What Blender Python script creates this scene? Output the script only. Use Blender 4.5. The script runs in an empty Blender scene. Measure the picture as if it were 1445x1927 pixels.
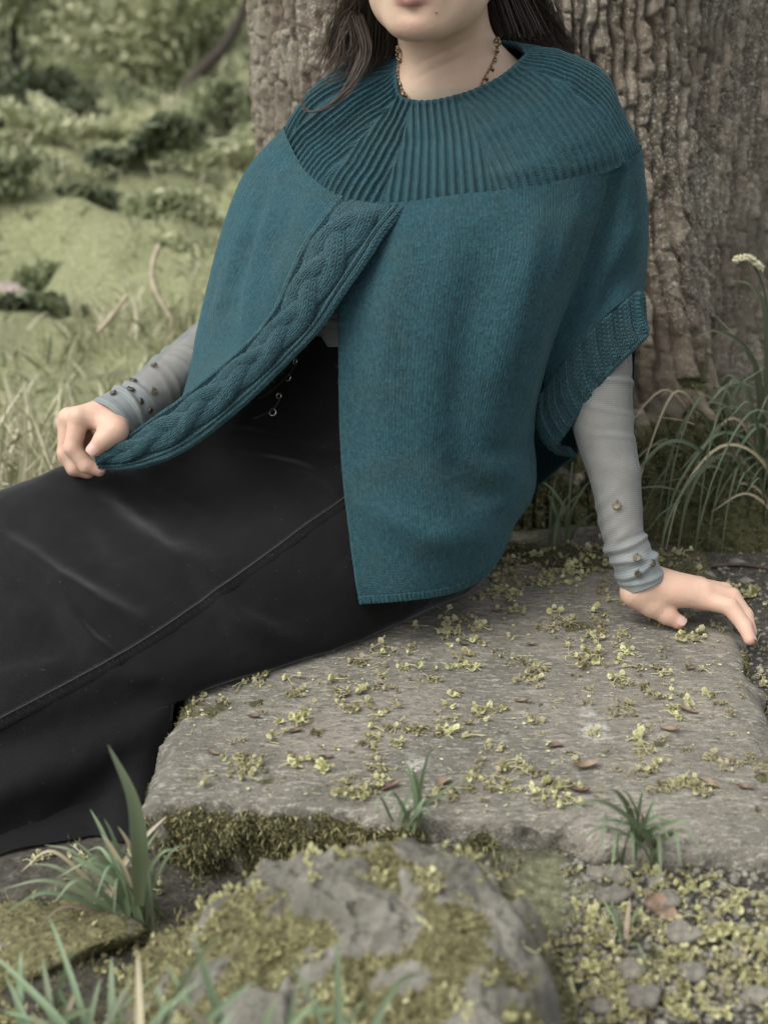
import bpy, math
import numpy as np
from mathutils import Vector, Matrix

# ------------------------------------------------------------------ camera, sky, sun, exposure
scn = bpy.context.scene
CAM_Z = 0.80
PITCH = math.radians(18.8)
FPX = 2647.0            # focal length in photo pixels (1445 x 1927)
cam_d = bpy.data.cameras.new('camera')
cam = bpy.data.objects.new('camera', cam_d)
scn.collection.objects.link(cam)
cam.location = (0, 0, CAM_Z)
cam.rotation_euler = (math.pi / 2 - PITCH, 0, 0)
cam_d.sensor_fit = 'VERTICAL'
cam_d.sensor_height = 24.0
cam_d.lens = 24.0 * FPX / 1927.0
cam_d.clip_start = 0.02
cam_d.clip_end = 500.0
cam_d.dof.use_dof = True
cam_d.dof.focus_distance = 1.66
cam_d.dof.aperture_fstop = 2.8
scn.camera = cam

SUN_EL, SUN_AZ = math.radians(58), math.radians(-50)     # high, from the camera's left and a little behind it
world = bpy.data.worlds.new('World')
scn.world = world
world.use_nodes = True
wt = world.node_tree
wt.nodes.clear()
w_out = wt.nodes.new('ShaderNodeOutputWorld')
w_bg = wt.nodes.new('ShaderNodeBackground')
w_sky = wt.nodes.new('ShaderNodeTexSky')
w_hs = wt.nodes.new('ShaderNodeHueSaturation')
w_sky.sky_type = 'NISHITA'
w_sky.sun_disc = False
w_sky.sun_elevation = SUN_EL
w_sky.sun_rotation = math.radians(-130)
w_sky.air_density = 1.0
w_sky.dust_density = 3.0
w_hs.inputs['Saturation'].default_value = 0.22
wt.links.new(w_sky.outputs[0], w_hs.inputs['Color'])
wt.links.new(w_hs.outputs[0], w_bg.inputs['Color'])
w_bg.inputs['Strength'].default_value = 0.15
wt.links.new(w_bg.outputs[0], w_out.inputs['Surface'])

sun_d = bpy.data.lights.new('sun', 'SUN')
sun_d.energy = 1.5
sun_d.angle = math.radians(45)
sun_d.color = (1.0, 0.965, 0.90)
sun = bpy.data.objects.new('sun', sun_d)
scn.collection.objects.link(sun)
# direction TO the sun: left (-x), slightly towards the camera (-y), up
_sd = Vector((-0.62, -0.42, 1.0)).normalized()
sun.rotation_euler = _sd.to_track_quat('Z', 'Y').to_euler()
sun.location = _sd * 20
w_sky.sun_elevation = math.asin(_sd.z)
w_sky.sun_rotation = math.atan2(_sd.x, _sd.y)

scn.view_settings.view_transform = 'Standard'
scn.view_settings.look = 'None'
scn.view_settings.gamma = 1.0
scn.view_settings.exposure = 0.58
try:
    scn.view_settings.use_curve_mapping = False
except Exception:
    pass
scn.render.engine = 'CYCLES'
scn.cycles.use_denoising = True
scn.cycles.max_bounces = 6
scn.cycles.transparent_max_bounces = 8
scn.cycles.use_adaptive_sampling = True

# ------------------------------------------------------------------ geometry helpers
rng = np.random.default_rng(7)
A = np.array
CP, SP = math.cos(PITCH), math.sin(PITCH)


def W(px, py, Y):
    """world point seen at photo pixel (px, py) at ground distance Y from the camera"""
    xr, yr = (px - 722.5) / FPX, (963.5 - py) / FPX
    dy, dz = CP + yr * SP, -SP + yr * CP
    t = Y / dy
    return A([xr * t, Y, CAM_Z + dz * t])


def G(px, py, z):
    xr, yr = (px - 722.5) / FPX, (963.5 - py) / FPX
    dy, dz = CP + yr * SP, -SP + yr * CP
    t = (z - CAM_Z) / dz
    return A([xr * t, dy * t, z])


def proj(P):
    """world points (n,3) -> photo pixels"""
    P = np.asarray(P, float).reshape(-1, 3)
    y, z = P[:, 1], P[:, 2] - CAM_Z
    d = y * CP - z * SP
    u = y * SP + z * CP
    return np.stack([722.5 + FPX * P[:, 0] / d, 963.5 - FPX * u / d], 1)


def _hash(ix, iy, iz, seed):
    h = (ix * 374761393 + iy * 668265263 + iz * 2147483647 + seed * 974634777) & 0xffffffff
    h = ((h ^ (h >> 13)) * 1274126177) & 0xffffffff
    h = ((h ^ (h >> 16)) * 2246822519) & 0xffffffff
    return (h ^ (h >> 15)) & 0xffff


def noise(P, scale=1.0, seed=0):
    """value noise in -1..1"""
    P = np.asarray(P, float) * scale + 1000.0
    i = np.floor(P).astype(np.int64)
    f = P - i
    f = f * f * f * (f * (f * 6 - 15) + 10)
    out = 0
    for dx in (0, 1):
        wx = f[..., 0] if dx else 1 - f[..., 0]
        for dy in (0, 1):
            wy = f[..., 1] if dy else 1 - f[..., 1]
            for dz in (0, 1):
                wz = f[..., 2] if dz else 1 - f[..., 2]
                out = out + wx * wy * wz * _hash(i[..., 0] + dx, i[..., 1] + dy, i[..., 2] + dz, seed)
    return out / 32767.5 - 1.0


def fbm(P, scale=1.0, octaves=4, seed=0, gain=0.5):
    a, s, o = 1.0, 0, 0
    for k in range(octaves):
        o = o + a * noise(P, scale * 2 ** k, seed + k * 17)
        s += a
        a *= gain
    return o / s


def n2(x, y, scale, seed=0, octaves=1):
    P = np.stack([np.asarray(x, float), np.asarray(y, float), np.zeros_like(np.asarray(x, float)) + seed * 3.7], -1)
    return fbm(P, scale, octaves, seed)


def cr_eval(P, t, periodic=False):
    """Catmull-Rom through P (n, ...), at params t in 0..n-1 (or 0..n when periodic)"""
    P = np.asarray(P, float)
    n = len(P)
    if periodic:
        i = np.floor(t).astype(int)
        f = t - i
        g = lambda k: P[(i + k) % n]
    else:
        Q = np.concatenate([[2 * P[0] - P[1]], P, [2 * P[-1] - P[-2]]])
        i = np.clip(np.floor(t).astype(int), 0, n - 2)
        f = t - i
        g = lambda k: Q[i + k + 1]
    f = f.reshape(f.shape + (1,) * (P.ndim - 1))
    p0, p1, p2, p3 = g(-1), g(0), g(1), g(2)
    return 0.5 * (2 * p1 + (p2 - p0) * f + (2 * p0 - 5 * p1 + 4 * p2 - p3) * f ** 2 + (3 * p1 - p0 - 3 * p2 + p3) * f ** 3)


def surf(ctrl, nv, nu, per_u=False):
    """ctrl (rows v, cols u, 3) -> grid (nv, nu, 3), with param grids"""
    C = np.asarray(ctrl, float)
    R, U = C.shape[:2]
    tv = np.linspace(0, R - 1, nv)
    tu = np.linspace(0, U if per_u else U - 1, nu, endpoint=not per_u)
    g = cr_eval(C, tv)                               # nv, U, 3
    g = np.swapaxes(cr_eval(np.swapaxes(g, 0, 1), tu, per_u), 0, 1)
    return g, tv, tu


def grid_normals(g, per_u=False):
    dv = np.gradient(g, axis=0)
    if per_u:
        du = (np.roll(g, -1, 1) - np.roll(g, 1, 1)) / 2
    else:
        du = np.gradient(g, axis=1)
    n = np.cross(du, dv)
    n /= np.linalg.norm(n, axis=2, keepdims=True) + 1e-12
    return n


def grid_faces(nv, nu, per_u=False, off=0):
    i = np.arange(nv - 1)[:, None]
    j = np.arange(nu if per_u else nu - 1)[None, :]
    j2 = (j + 1) % nu
    f = np.stack([i * nu + j, i * nu + j2, (i + 1) * nu + j2, (i + 1) * nu + j], -1).reshape(-1, 4)
    return f + off


def grid_uv(g, per_u=False):
    """cloth coordinates in metres"""
    lu = np.linalg.norm(np.diff(g, axis=1), axis=2).mean(0)
    lv = np.linalg.norm(np.diff(g, axis=0), axis=2).mean(1)
    u = np.concatenate([[0], np.cumsum(lu)])
    v = np.concatenate([[0], np.cumsum(lv)])
    return np.stack(np.broadcast_arrays(u[None, :], v[:, None]), -1)


ORG = {}


def link(o, parent=None, loc=None):
    scn.collection.objects.link(o)
    loc = A([0, 0, 0.]) if loc is None else np.asarray(loc, float)
    if parent is not None:
        o.parent = parent
        o.location = loc - ORG[parent.name]
    else:
        o.location = loc
    ORG[o.name] = loc
    return o


def mesh_data(name, verts, faces, uv=None, attrs=None, smooth=True):
    verts = np.ascontiguousarray(verts, dtype=np.float32).reshape(-1, 3)
    if isinstance(faces, np.ndarray):
        faces = [faces]
    me = bpy.data.meshes.new(name)
    me.vertices.add(len(verts))
    me.vertices.foreach_set('co', verts.ravel())
    loops = np.concatenate([np.asarray(f).ravel() for f in faces]).astype(np.int32)
    tot = np.concatenate([np.full(len(f), f.shape[1], np.int32) for f in faces])
    st = np.concatenate([[0], np.cumsum(tot)[:-1]]).astype(np.int32)
    me.loops.add(len(loops))
    me.loops.foreach_set('vertex_index', loops)
    me.polygons.add(len(tot))
    me.polygons.foreach_set('loop_start', st)
    me.polygons.foreach_set('loop_total', tot)
    if smooth:
        me.polygons.foreach_set('use_smooth', np.ones(len(tot), bool))
    me.update(calc_edges=True)
    if uv is not None:
        l = me.uv_layers.new(name='cloth')
        l.data.foreach_set('uv', np.asarray(uv, np.float32).reshape(-1, 2)[loops].ravel())
    for k, a in (attrs or {}).items():
        at = me.attributes.new(k, 'FLOAT', 'POINT')
        at.data.foreach_set('value', np.asarray(a, np.float32).ravel())
    me.validate()
    return me


def add(name, verts, faces, material, parent=None, loc=None, uv=None, attrs=None, smooth=True, **tags):
    """one mesh object; verts in world coordinates"""
    verts = np.asarray(verts, float).reshape(-1, 3)
    if loc is None:
        loc = ORG[parent.name] if parent is not None else A([0, 0, 0.])
    me = mesh_data(name, verts - np.asarray(loc, float), faces, uv, attrs, smooth)
    if material is not None:
        me.materials.append(material)
    o = bpy.data.objects.new(name, me)
    link(o, parent, loc)
    for k, v in tags.items():
        o[k] = v
    return o


def empty(name, loc, **tags):
    o = bpy.data.objects.new(name, None)
    o.empty_display_size = 0.05
    link(o, None, loc)
    for k, v in tags.items():
        o[k] = v
    return o


class Bag:
    """collects pieces of one mesh"""
    def __init__(s):
        s.v, s.f, s.n, s.a = [], [], 0, []

    def put(s, v, f, a=None):
        v = np.asarray(v, float).reshape(-1, 3)
        for q in (f if isinstance(f, list) else [f]):
            s.f.append(np.asarray(q) + s.n)
        s.v.append(v)
        s.a.append(np.zeros(len(v)) if a is None else np.broadcast_to(a, (len(v),)))
        s.n += len(v)

    def get(s):
        f3 = [q for q in s.f if q.shape[1] == 3]
        f4 = [q for q in s.f if q.shape[1] == 4]
        fs = []
        if f4: fs.append(np.concatenate(f4))
        if f3: fs.append(np.concatenate(f3))
        return np.concatenate(s.v), fs, np.concatenate(s.a)


def frame_along(P):
    """parallel-transport frames along polyline P (n,3)"""
    T = np.gradient(P, axis=0)
    T /= np.linalg.norm(T, axis=1, keepdims=True) + 1e-12
    ref = A([0, 0, 1.]) if abs(T[0][2]) < 0.9 else A([1., 0, 0])
    N = np.zeros_like(P)
    n = ref - T[0] * (ref @ T[0])
    for i in range(len(P)):
        n = n - T[i] * (n @ T[i])
        n /= np.linalg.norm(n) + 1e-12
        N[i] = n
    return T, N, np.cross(T, N)


def tube(P, r, sides=8, cap=True):
    P = np.asarray(P, float)
    r = np.broadcast_to(np.asarray(r, float), (len(P),))
    T, N, B = frame_along(P)
    a = np.linspace(0, 2 * np.pi, sides, endpoint=False)
    v = P[:, None] + r[:, None, None] * (np.cos(a)[None, :, None] * N[:, None] + np.sin(a)[None, :, None] * B[:, None])
    f = [grid_faces(len(P), sides, True)]
    v = v.reshape(-1, 3)
    if cap:
        n = len(v)
        v = np.concatenate([v, [P[0]], [P[-1]]])
        j = np.arange(sides)
        k = (j + 1) % sides
        f.append(np.concatenate([np.stack([np.full(sides, n), k, j], 1),
                                 np.stack([np.full(sides, n + 1), (len(P) - 1) * sides + j, (len(P) - 1) * sides + k], 1)]))
    return v, f


def cr_path(P, n):
    P = np.asarray(P, float)
    return cr_eval(P, np.linspace(0, len(P) - 1, n))


def blades(base, direc, bend, length, width, seg=3, flat=None, rng_=rng):
    """many curved tapered strips at once: base (n,3), direc (n,3) unit, bend (n,3), length (n), width (n)"""
    n = len(base)
    t = np.linspace(0, 1, seg + 1)
    c = base[:, None] + length[:, None, None] * (direc[:, None] * t[None, :, None] + bend[:, None] * (t ** 2)[None, :, None])
    side = np.cross(direc, rng_.normal(size=(n, 3)) if flat is None else flat)
    side /= np.linalg.norm(side, axis=1, keepdims=True) + 1e-9
    w = (np.sin(np.pi * (0.22 + 0.78 * t)) ** 0.8)
    w[-1] = 0.02
    off = side[:, None] * (width[:, None] * w[None, :] * 0.5)[..., None]
    v = np.stack([c - off, c + off], 2).reshape(n, -1, 3)
    m = 2 * (seg + 1)
    q = A([[2 * k, 2 * k + 1, 2 * k + 3, 2 * k + 2] for k in range(seg)])
    f = (q[None] + (np.arange(n) * m)[:, None, None]).reshape(-1, 4)
    return v.reshape(-1, 3), f, m


# ------------------------------------------------------------------ signed distance modelling (for the body)
def sdf_mesh(prims, lo, hi, h):
    lo, hi = A(lo, float), A(hi, float)
    n = np.ceil((hi - lo) / h).astype(int) + 1
    ax = [lo[k] + h * np.arange(n[k]) for k in range(3)]
    D = np.full(n, 0.5, np.float32)
    for p in prims:
        kind, k = p['t'], p.get('k', 0.004)
        if kind == 'cone':
            a, b, ra, rb = A(p['a'], float), A(p['b'], float), p['ra'], p['rb']
            m = max(ra, rb) + 3 * k + 3 * h
            bl, bh = np.minimum(a, b) - m, np.maximum(a, b) + m
        else:
            c = A(p['c'], float)
            m = max(p['r']) + 3 * k + 3 * h
            bl, bh = c - m, c + m
        i0 = np.clip(np.floor((bl - lo) / h).astype(int), 0, n)
        i1 = np.clip(np.ceil((bh - lo) / h).astype(int) + 1, 0, n)
        if np.any(i1 <= i0):
            continue
        X, Y, Z = np.meshgrid(ax[0][i0[0]:i1[0]], ax[1][i0[1]:i1[1]], ax[2][i0[2]:i1[2]], indexing='ij')
        P = np.stack([X, Y, Z], -1).astype(np.float32)
        if kind == 'cone':
            ab = b - a
            t = np.clip(((P - a) @ ab) / (ab @ ab + 1e-12), 0, 1)
            d = np.linalg.norm(P - a - t[..., None] * ab, axis=-1) - (ra + t * (rb - ra))
        else:
            R = p.get('R', np.eye(3))
            r = A(p['r'], float)
            q = (P - c) @ R                      # R columns = local axes
            k0 = np.linalg.norm(q / r, axis=-1)
            k1 = np.linalg.norm(q / (r * r), axis=-1) + 1e-9
            d = k0 * (k0 - 1) / k1
        S = D[i0[0]:i1[0], i0[1]:i1[1], i0[2]:i1[2]]
        if p.get('cut'):
            hh = np.clip(0.5 - 0.5 * (S + d) / k, 0, 1)
            S[...] = S + (-d - S) * hh + k * hh * (1 - hh)
        else:
            hh = np.clip(0.5 + 0.5 * (S - d) / k, 0, 1)
            S[...] = S + (d - S) * hh - k * hh * (1 - hh)
    return surface_nets(D, lo, h)


def surface_nets(D, lo, h):
    s = D < 0
    n = D.shape
    c = np.zeros((n[0] - 1, n[1] - 1, n[2] - 1), int)
    for dx in (0, 1):
        for dy in (0, 1):
            for dz in (0, 1):
                c += s[dx:n[0] - 1 + dx, dy:n[1] - 1 + dy, dz:n[2] - 1 + dz]
    act = (c > 0) & (c < 8)
    idx = np.full(act.shape, -1, np.int64)
    I = np.argwhere(act)
    idx[act] = np.arange(len(I))
    acc = np.zeros((len(I), 3))
    cnt = np.zeros(len(I))
    corners = [(dx, dy, dz) for dx in (0, 1) for dy in (0, 1) for dz in (0, 1)]
    for a in range(8):
        for b in range(a + 1, 8):
            ca, cb = A(corners[a]), A(corners[b])
            if np.abs(ca - cb).sum() != 1:
                continue
            da = D[I[:, 0] + ca[0], I[:, 1] + ca[1], I[:, 2] + ca[2]]
            db = D[I[:, 0] + cb[0], I[:, 1] + cb[1], I[:, 2] + cb[2]]
            x = (da < 0) != (db < 0)
            t = np.where(x, da / np.where(x, da - db, 1), 0)
            acc += np.where(x[:, None], ca + t[:, None] * (cb - ca), 0)
            cnt += x
    V = lo + h * (I + acc / np.maximum(cnt, 1)[:, None])
    F = []
    for axis in range(3):
        o = [k for k in range(3) if k != axis]
        sl0 = [slice(None)] * 3
        sl1 = [slice(None)] * 3
        sl0[axis] = slice(0, -1)
        sl1[axis] = slice(1, None)
        a, b = s[tuple(sl0)], s[tuple(sl1)]
        E = np.argwhere(a != b)
        ok = np.all((E[:, o] >= 1) & (E[:, o] <= A(n)[o] - 2), axis=1) if len(E) else np.zeros(0, bool)
        E = E[ok]
        flip = ~a[E[:, 0], E[:, 1], E[:, 2]]
        q = []
        for (p, r) in ((-1, -1), (0, -1), (0, 0), (-1, 0)):
            e = E.copy()
            e[:, o[0]] += p
            e[:, o[1]] += r
            q.append(idx[e[:, 0], e[:, 1], e[:, 2]])
        q = np.stack(q, 1)
        if axis == 1:
            flip = ~flip
        q[flip] = q[flip][:, ::-1]
        F.append(q)
    return V, np.concatenate(F)


def cone(a, b, ra, rb, k=0.004, **kw):
    return dict(t='cone', a=a, b=b, ra=ra, rb=rb, k=k, **kw)


def ell(c, r, R=None, k=0.01, **kw):
    return dict(t='ell', c=c, r=r, R=np.eye(3) if R is None else R, k=k, **kw)


# ------------------------------------------------------------------ materials
class NT:
    """tiny node-graph writer"""
    def __init__(s, name):
        s.m = bpy.data.materials.new(name)
        s.m.use_nodes = True
        s.t = s.m.node_tree
        s.t.nodes.clear()
        s.out = s.t.nodes.new('ShaderNodeOutputMaterial')

    def node(s, kind, ins=None, **props):
        n = s.t.nodes.new(kind)
        for k, v in props.items():
            setattr(n, k, v)
        for k, v in (ins or {}).items():
            if v is None:
                continue
            if isinstance(v, bpy.types.NodeSocket):
                s.t.links.new(v, n.inputs[k])
            else:
                n.inputs[k].default_value = v
        return n

    def math(s, op, a, b=None, c=None, clamp=False):
        n = s.node('ShaderNodeMath', {0: a, 1: b, 2: c}, operation=op, use_clamp=clamp)
        return n.outputs[0]

    def coord(s, which='Object'):
        return s.node('ShaderNodeTexCoord').outputs[which]

    def noise(s, vec, scale, detail=4, rough=0.55, dist=0.0):
        return s.node('ShaderNodeTexNoise', {'Vector': vec, 'Scale': scale, 'Detail': detail, 'Roughness': rough, 'Distortion': dist}).outputs['Fac']

    def vor(s, vec, scale, feature='F1'):
        return s.node('ShaderNodeTexVoronoi', {'Vector': vec, 'Scale': scale}, feature=feature)

    def map(s, vec, scale=(1, 1, 1), rot=(0, 0, 0)):
        return s.node('ShaderNodeMapping', {'Vector': vec, 'Scale': scale, 'Rotation': rot}).outputs[0]

    def ramp(s, fac, stops, interp='LINEAR'):
        n = s.node('ShaderNodeValToRGB', {'Fac': fac})
        n.color_ramp.interpolation = interp
        el = n.color_ramp.elements
        while len(el) < len(stops):
            el.new(0.5)
        for e, (p, c) in zip(el, stops):
            e.position = p
            e.color = tuple(c) + (1,) if len(c) == 3 else c
        return n.outputs['Color']

    def step(s, fac, lo, hi):
        n = s.node('ShaderNodeMapRange', {'Value': fac, 'From Min': lo, 'From Max': hi})
        n.interpolation_type = 'SMOOTHSTEP'
        return n.outputs[0]

    def mix(s, fac, a, b, mode='MIX'):
        n = s.node('ShaderNodeMix', data_type='RGBA', blend_type=mode)
        for sock, v in ((n.inputs[0], fac), (n.inputs[6], a), (n.inputs[7], b)):
            if isinstance(v, bpy.types.NodeSocket):
                s.t.links.new(v, sock)
            else:
                sock.default_value = v if not isinstance(v, tuple) or len(v) == 4 else v + (1,)
        return n.outputs[2]

    def bump(s, height, strength=0.5, dist=0.002, normal=None):
        return s.node('ShaderNodeBump', {'Height': height, 'Strength': strength, 'Distance': dist, 'Normal': normal}).outputs[0]

    def pbr(s, color, rough=0.7, normal=None, **ins):
        d = {'Base Color': color if isinstance(color, bpy.types.NodeSocket) else tuple(color) + (1,), 'Roughness': rough, 'Normal': normal}
        d.update(ins)
        n = s.node('ShaderNodeBsdfPrincipled', d)
        s.t.links.new(n.outputs[0], s.out.inputs['Surface'])
        return n


def hexlin(r, g, b):
    f = lambda c: (c / 255 / 12.92) if c / 255 <= 0.04045 else ((c / 255 + 0.055) / 1.055) ** 2.4
    return (f(r), f(g), f(b))


def simple_mat(name, color, rough=0.7, var=0.25, scale=30, bump=0.0, bscale=200, tint=None, **ins):
    """plain material with colour variation between pieces and a little relief"""
    m = NT(name)
    co = m.coord('Object')
    n = m.noise(co, scale, 3)
    lo = tuple(c * (1 - var) for c in color)
    hi = tuple(min(1, c * (1 + var)) for c in (tint or color))
    col = m.ramp(n, [(0.3, lo), (0.7, hi)])
    rnd = m.node('ShaderNodeObjectInfo').outputs['Random']
    hs = m.node('ShaderNodeHueSaturation', {'Color': col, 'Value': m.math('MULTIPLY_ADD', rnd, 0.4, 0.8), 'Hue': m.math('MULTIPLY_ADD', rnd, 0.03, 0.485)})
    nrm = m.bump(m.noise(co, bscale, 3), bump, 0.001) if bump else None
    m.pbr(hs.outputs[0], rough, nrm, **ins)
    return m.m


def leaf_mat(name, stops, rough=0.55, attr='tone', trans=0.25):
    """foliage: colour by each leaf's own tone, with some light passing through"""
    m = NT(name)
    t = m.node('ShaderNodeAttribute', attribute_name=attr).outputs['Fac']
    col = m.ramp(t, stops)
    p = m.pbr(col, rough)
    tr = m.node('ShaderNodeBsdfTranslucent', {'Color': col})
    mx = m.node('ShaderNodeMixShader', {'Fac': trans})
    m.t.links.new(p.outputs[0], mx.inputs[1])
    m.t.links.new(tr.outputs[0], mx.inputs[2])
    m.t.links.new(mx.outputs[0], m.out.inputs['Surface'])
    return m.m
# ------------------------------------------------------------------ the setting
def sstep(a, b, x):
    t = np.clip((x - a) / (b - a), 0, 1)
    return t * t * (3 - 2 * t)


SLAB_Z = 0.10


def ground_h(x, y):
    x, y = np.asarray(x, float), np.asarray(y, float)
    h = 0.012 * n2(x, y, 9, 3, 3)
    h = h + (0.068 * sstep(-0.16, 0.05, x) + 0.02 * sstep(-0.05, -0.3, x)) * sstep(0.80, 1.12, y) * sstep(3.0, 2.2, y)
    far = sstep(2.3, 4.5, y)
    h = h + far * 0.15 * n2(x, y, 1.6, 5, 2) + far * 0.20 * np.abs(n2(x, y, 2.3, 9, 2)) + far * 0.035 * n2(x, y, 9, 10, 3)
    rise = sstep(3.0, 7.2, y) * (0.30 + 0.10 * np.clip(x + 1.9, -1.5, 3.0))
    h = h + rise + sstep(9, 40, y) * 3.0
    return h


def Gg(px, py):
    """where the photo pixel meets the uneven ground"""
    px, py = np.asarray(px, float), np.asarray(py, float)
    xr, yr = (px - 722.5) / FPX, (963.5 - py) / FPX
    dy, dz = CP + yr * SP, -SP + yr * CP
    z = 0.02 + 0 * px
    for _ in range(5):
        t = (z - CAM_Z) / dz
        z = ground_h(xr * t, dy * t)
    t = (z - CAM_Z) / dz
    return np.stack([xr * t, dy * t, z], -1)


def ground_mesh():
    xs = np.concatenate([-np.geomspace(80, 3.2, 26), np.linspace(-3, 3, 200), np.geomspace(3.2, 80, 26)])
    ys = np.concatenate([-np.geomspace(60, 0.4, 14), np.linspace(0.3, 2.6, 120), np.linspace(2.65, 8.5, 110), np.geomspace(8.8, 160, 26)])
    X, Y = np.meshgrid(xs, ys)
    Z = ground_h(X, Y)
    g = np.stack([X, Y, Z], -1)
    m = NT('soil')
    co = m.coord('Object')
    n1 = m.noise(co, 5, 5)
    nf = m.noise(co, 90, 4, 0.7)
    base = m.ramp(nf, [(0.3, (0.022, 0.020, 0.015)), (0.55, (0.065, 0.059, 0.046)), (0.75, (0.17, 0.155, 0.12))])
    moss = m.ramp(nf, [(0.3, (0.095, 0.098, 0.046)), (0.5, (0.215, 0.228, 0.115)), (0.75, (0.40, 0.395, 0.235))])
    # beyond the tree the bank is covered by moss
    sep = m.node('ShaderNodeSeparateXYZ', {0: co})
    bank = m.step(sep.outputs['Y'], 2.0, 3.0)
    cover = m.math('MAXIMUM', m.math('MULTIPLY', m.step(n1, 0.52, 0.64), 0.5), m.math('MULTIPLY', bank, m.step(m.noise(co, 2.2, 4), 0.22, 0.38)))
    col = m.mix(cover, base, moss)
    nrm = m.bump(nf, 0.8, 0.006)
    m.pbr(col, 0.95, nrm)
    add('ground', g, grid_faces(len(ys), len(xs)), m.m, kind='structure')


ground_mesh()

# ---- stone slab she sits on
FL = G(284, 1492, SLAB_Z)[:2]
BRc = G(1338, 1032, SLAB_Z)[:2]
_r2 = G(1432, 1318, SLAB_Z)[:2]
_f2 = G(1100, 1552, SLAB_Z)[:2]


def _isect(p, d, q, e):
    M = np.stack([d, -e], 1)
    s = np.linalg.solve(M, q - p)
    return p + d * s[0]


FR = _isect(BRc, _r2 - BRc, FL, _f2 - FL)
BL = A([-0.224, 2.0])


def slab_h(x, y):
    h = SLAB_Z + 0.0040 * n2(x, y, 11, 21, 3) + 0.0016 * n2(x * 0.6, y, 90, 23, 3)
    # layers flaking off towards the right front corner
    fl = sstep(0.10, 0.25, n2(x, y, 7, 31, 2) + 0.9 * sstep(0.30, 0.42, x) - 0.6 + 0.25 * sstep(1.5, 1.3, y))
    return h - 0.0045 * fl


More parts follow.
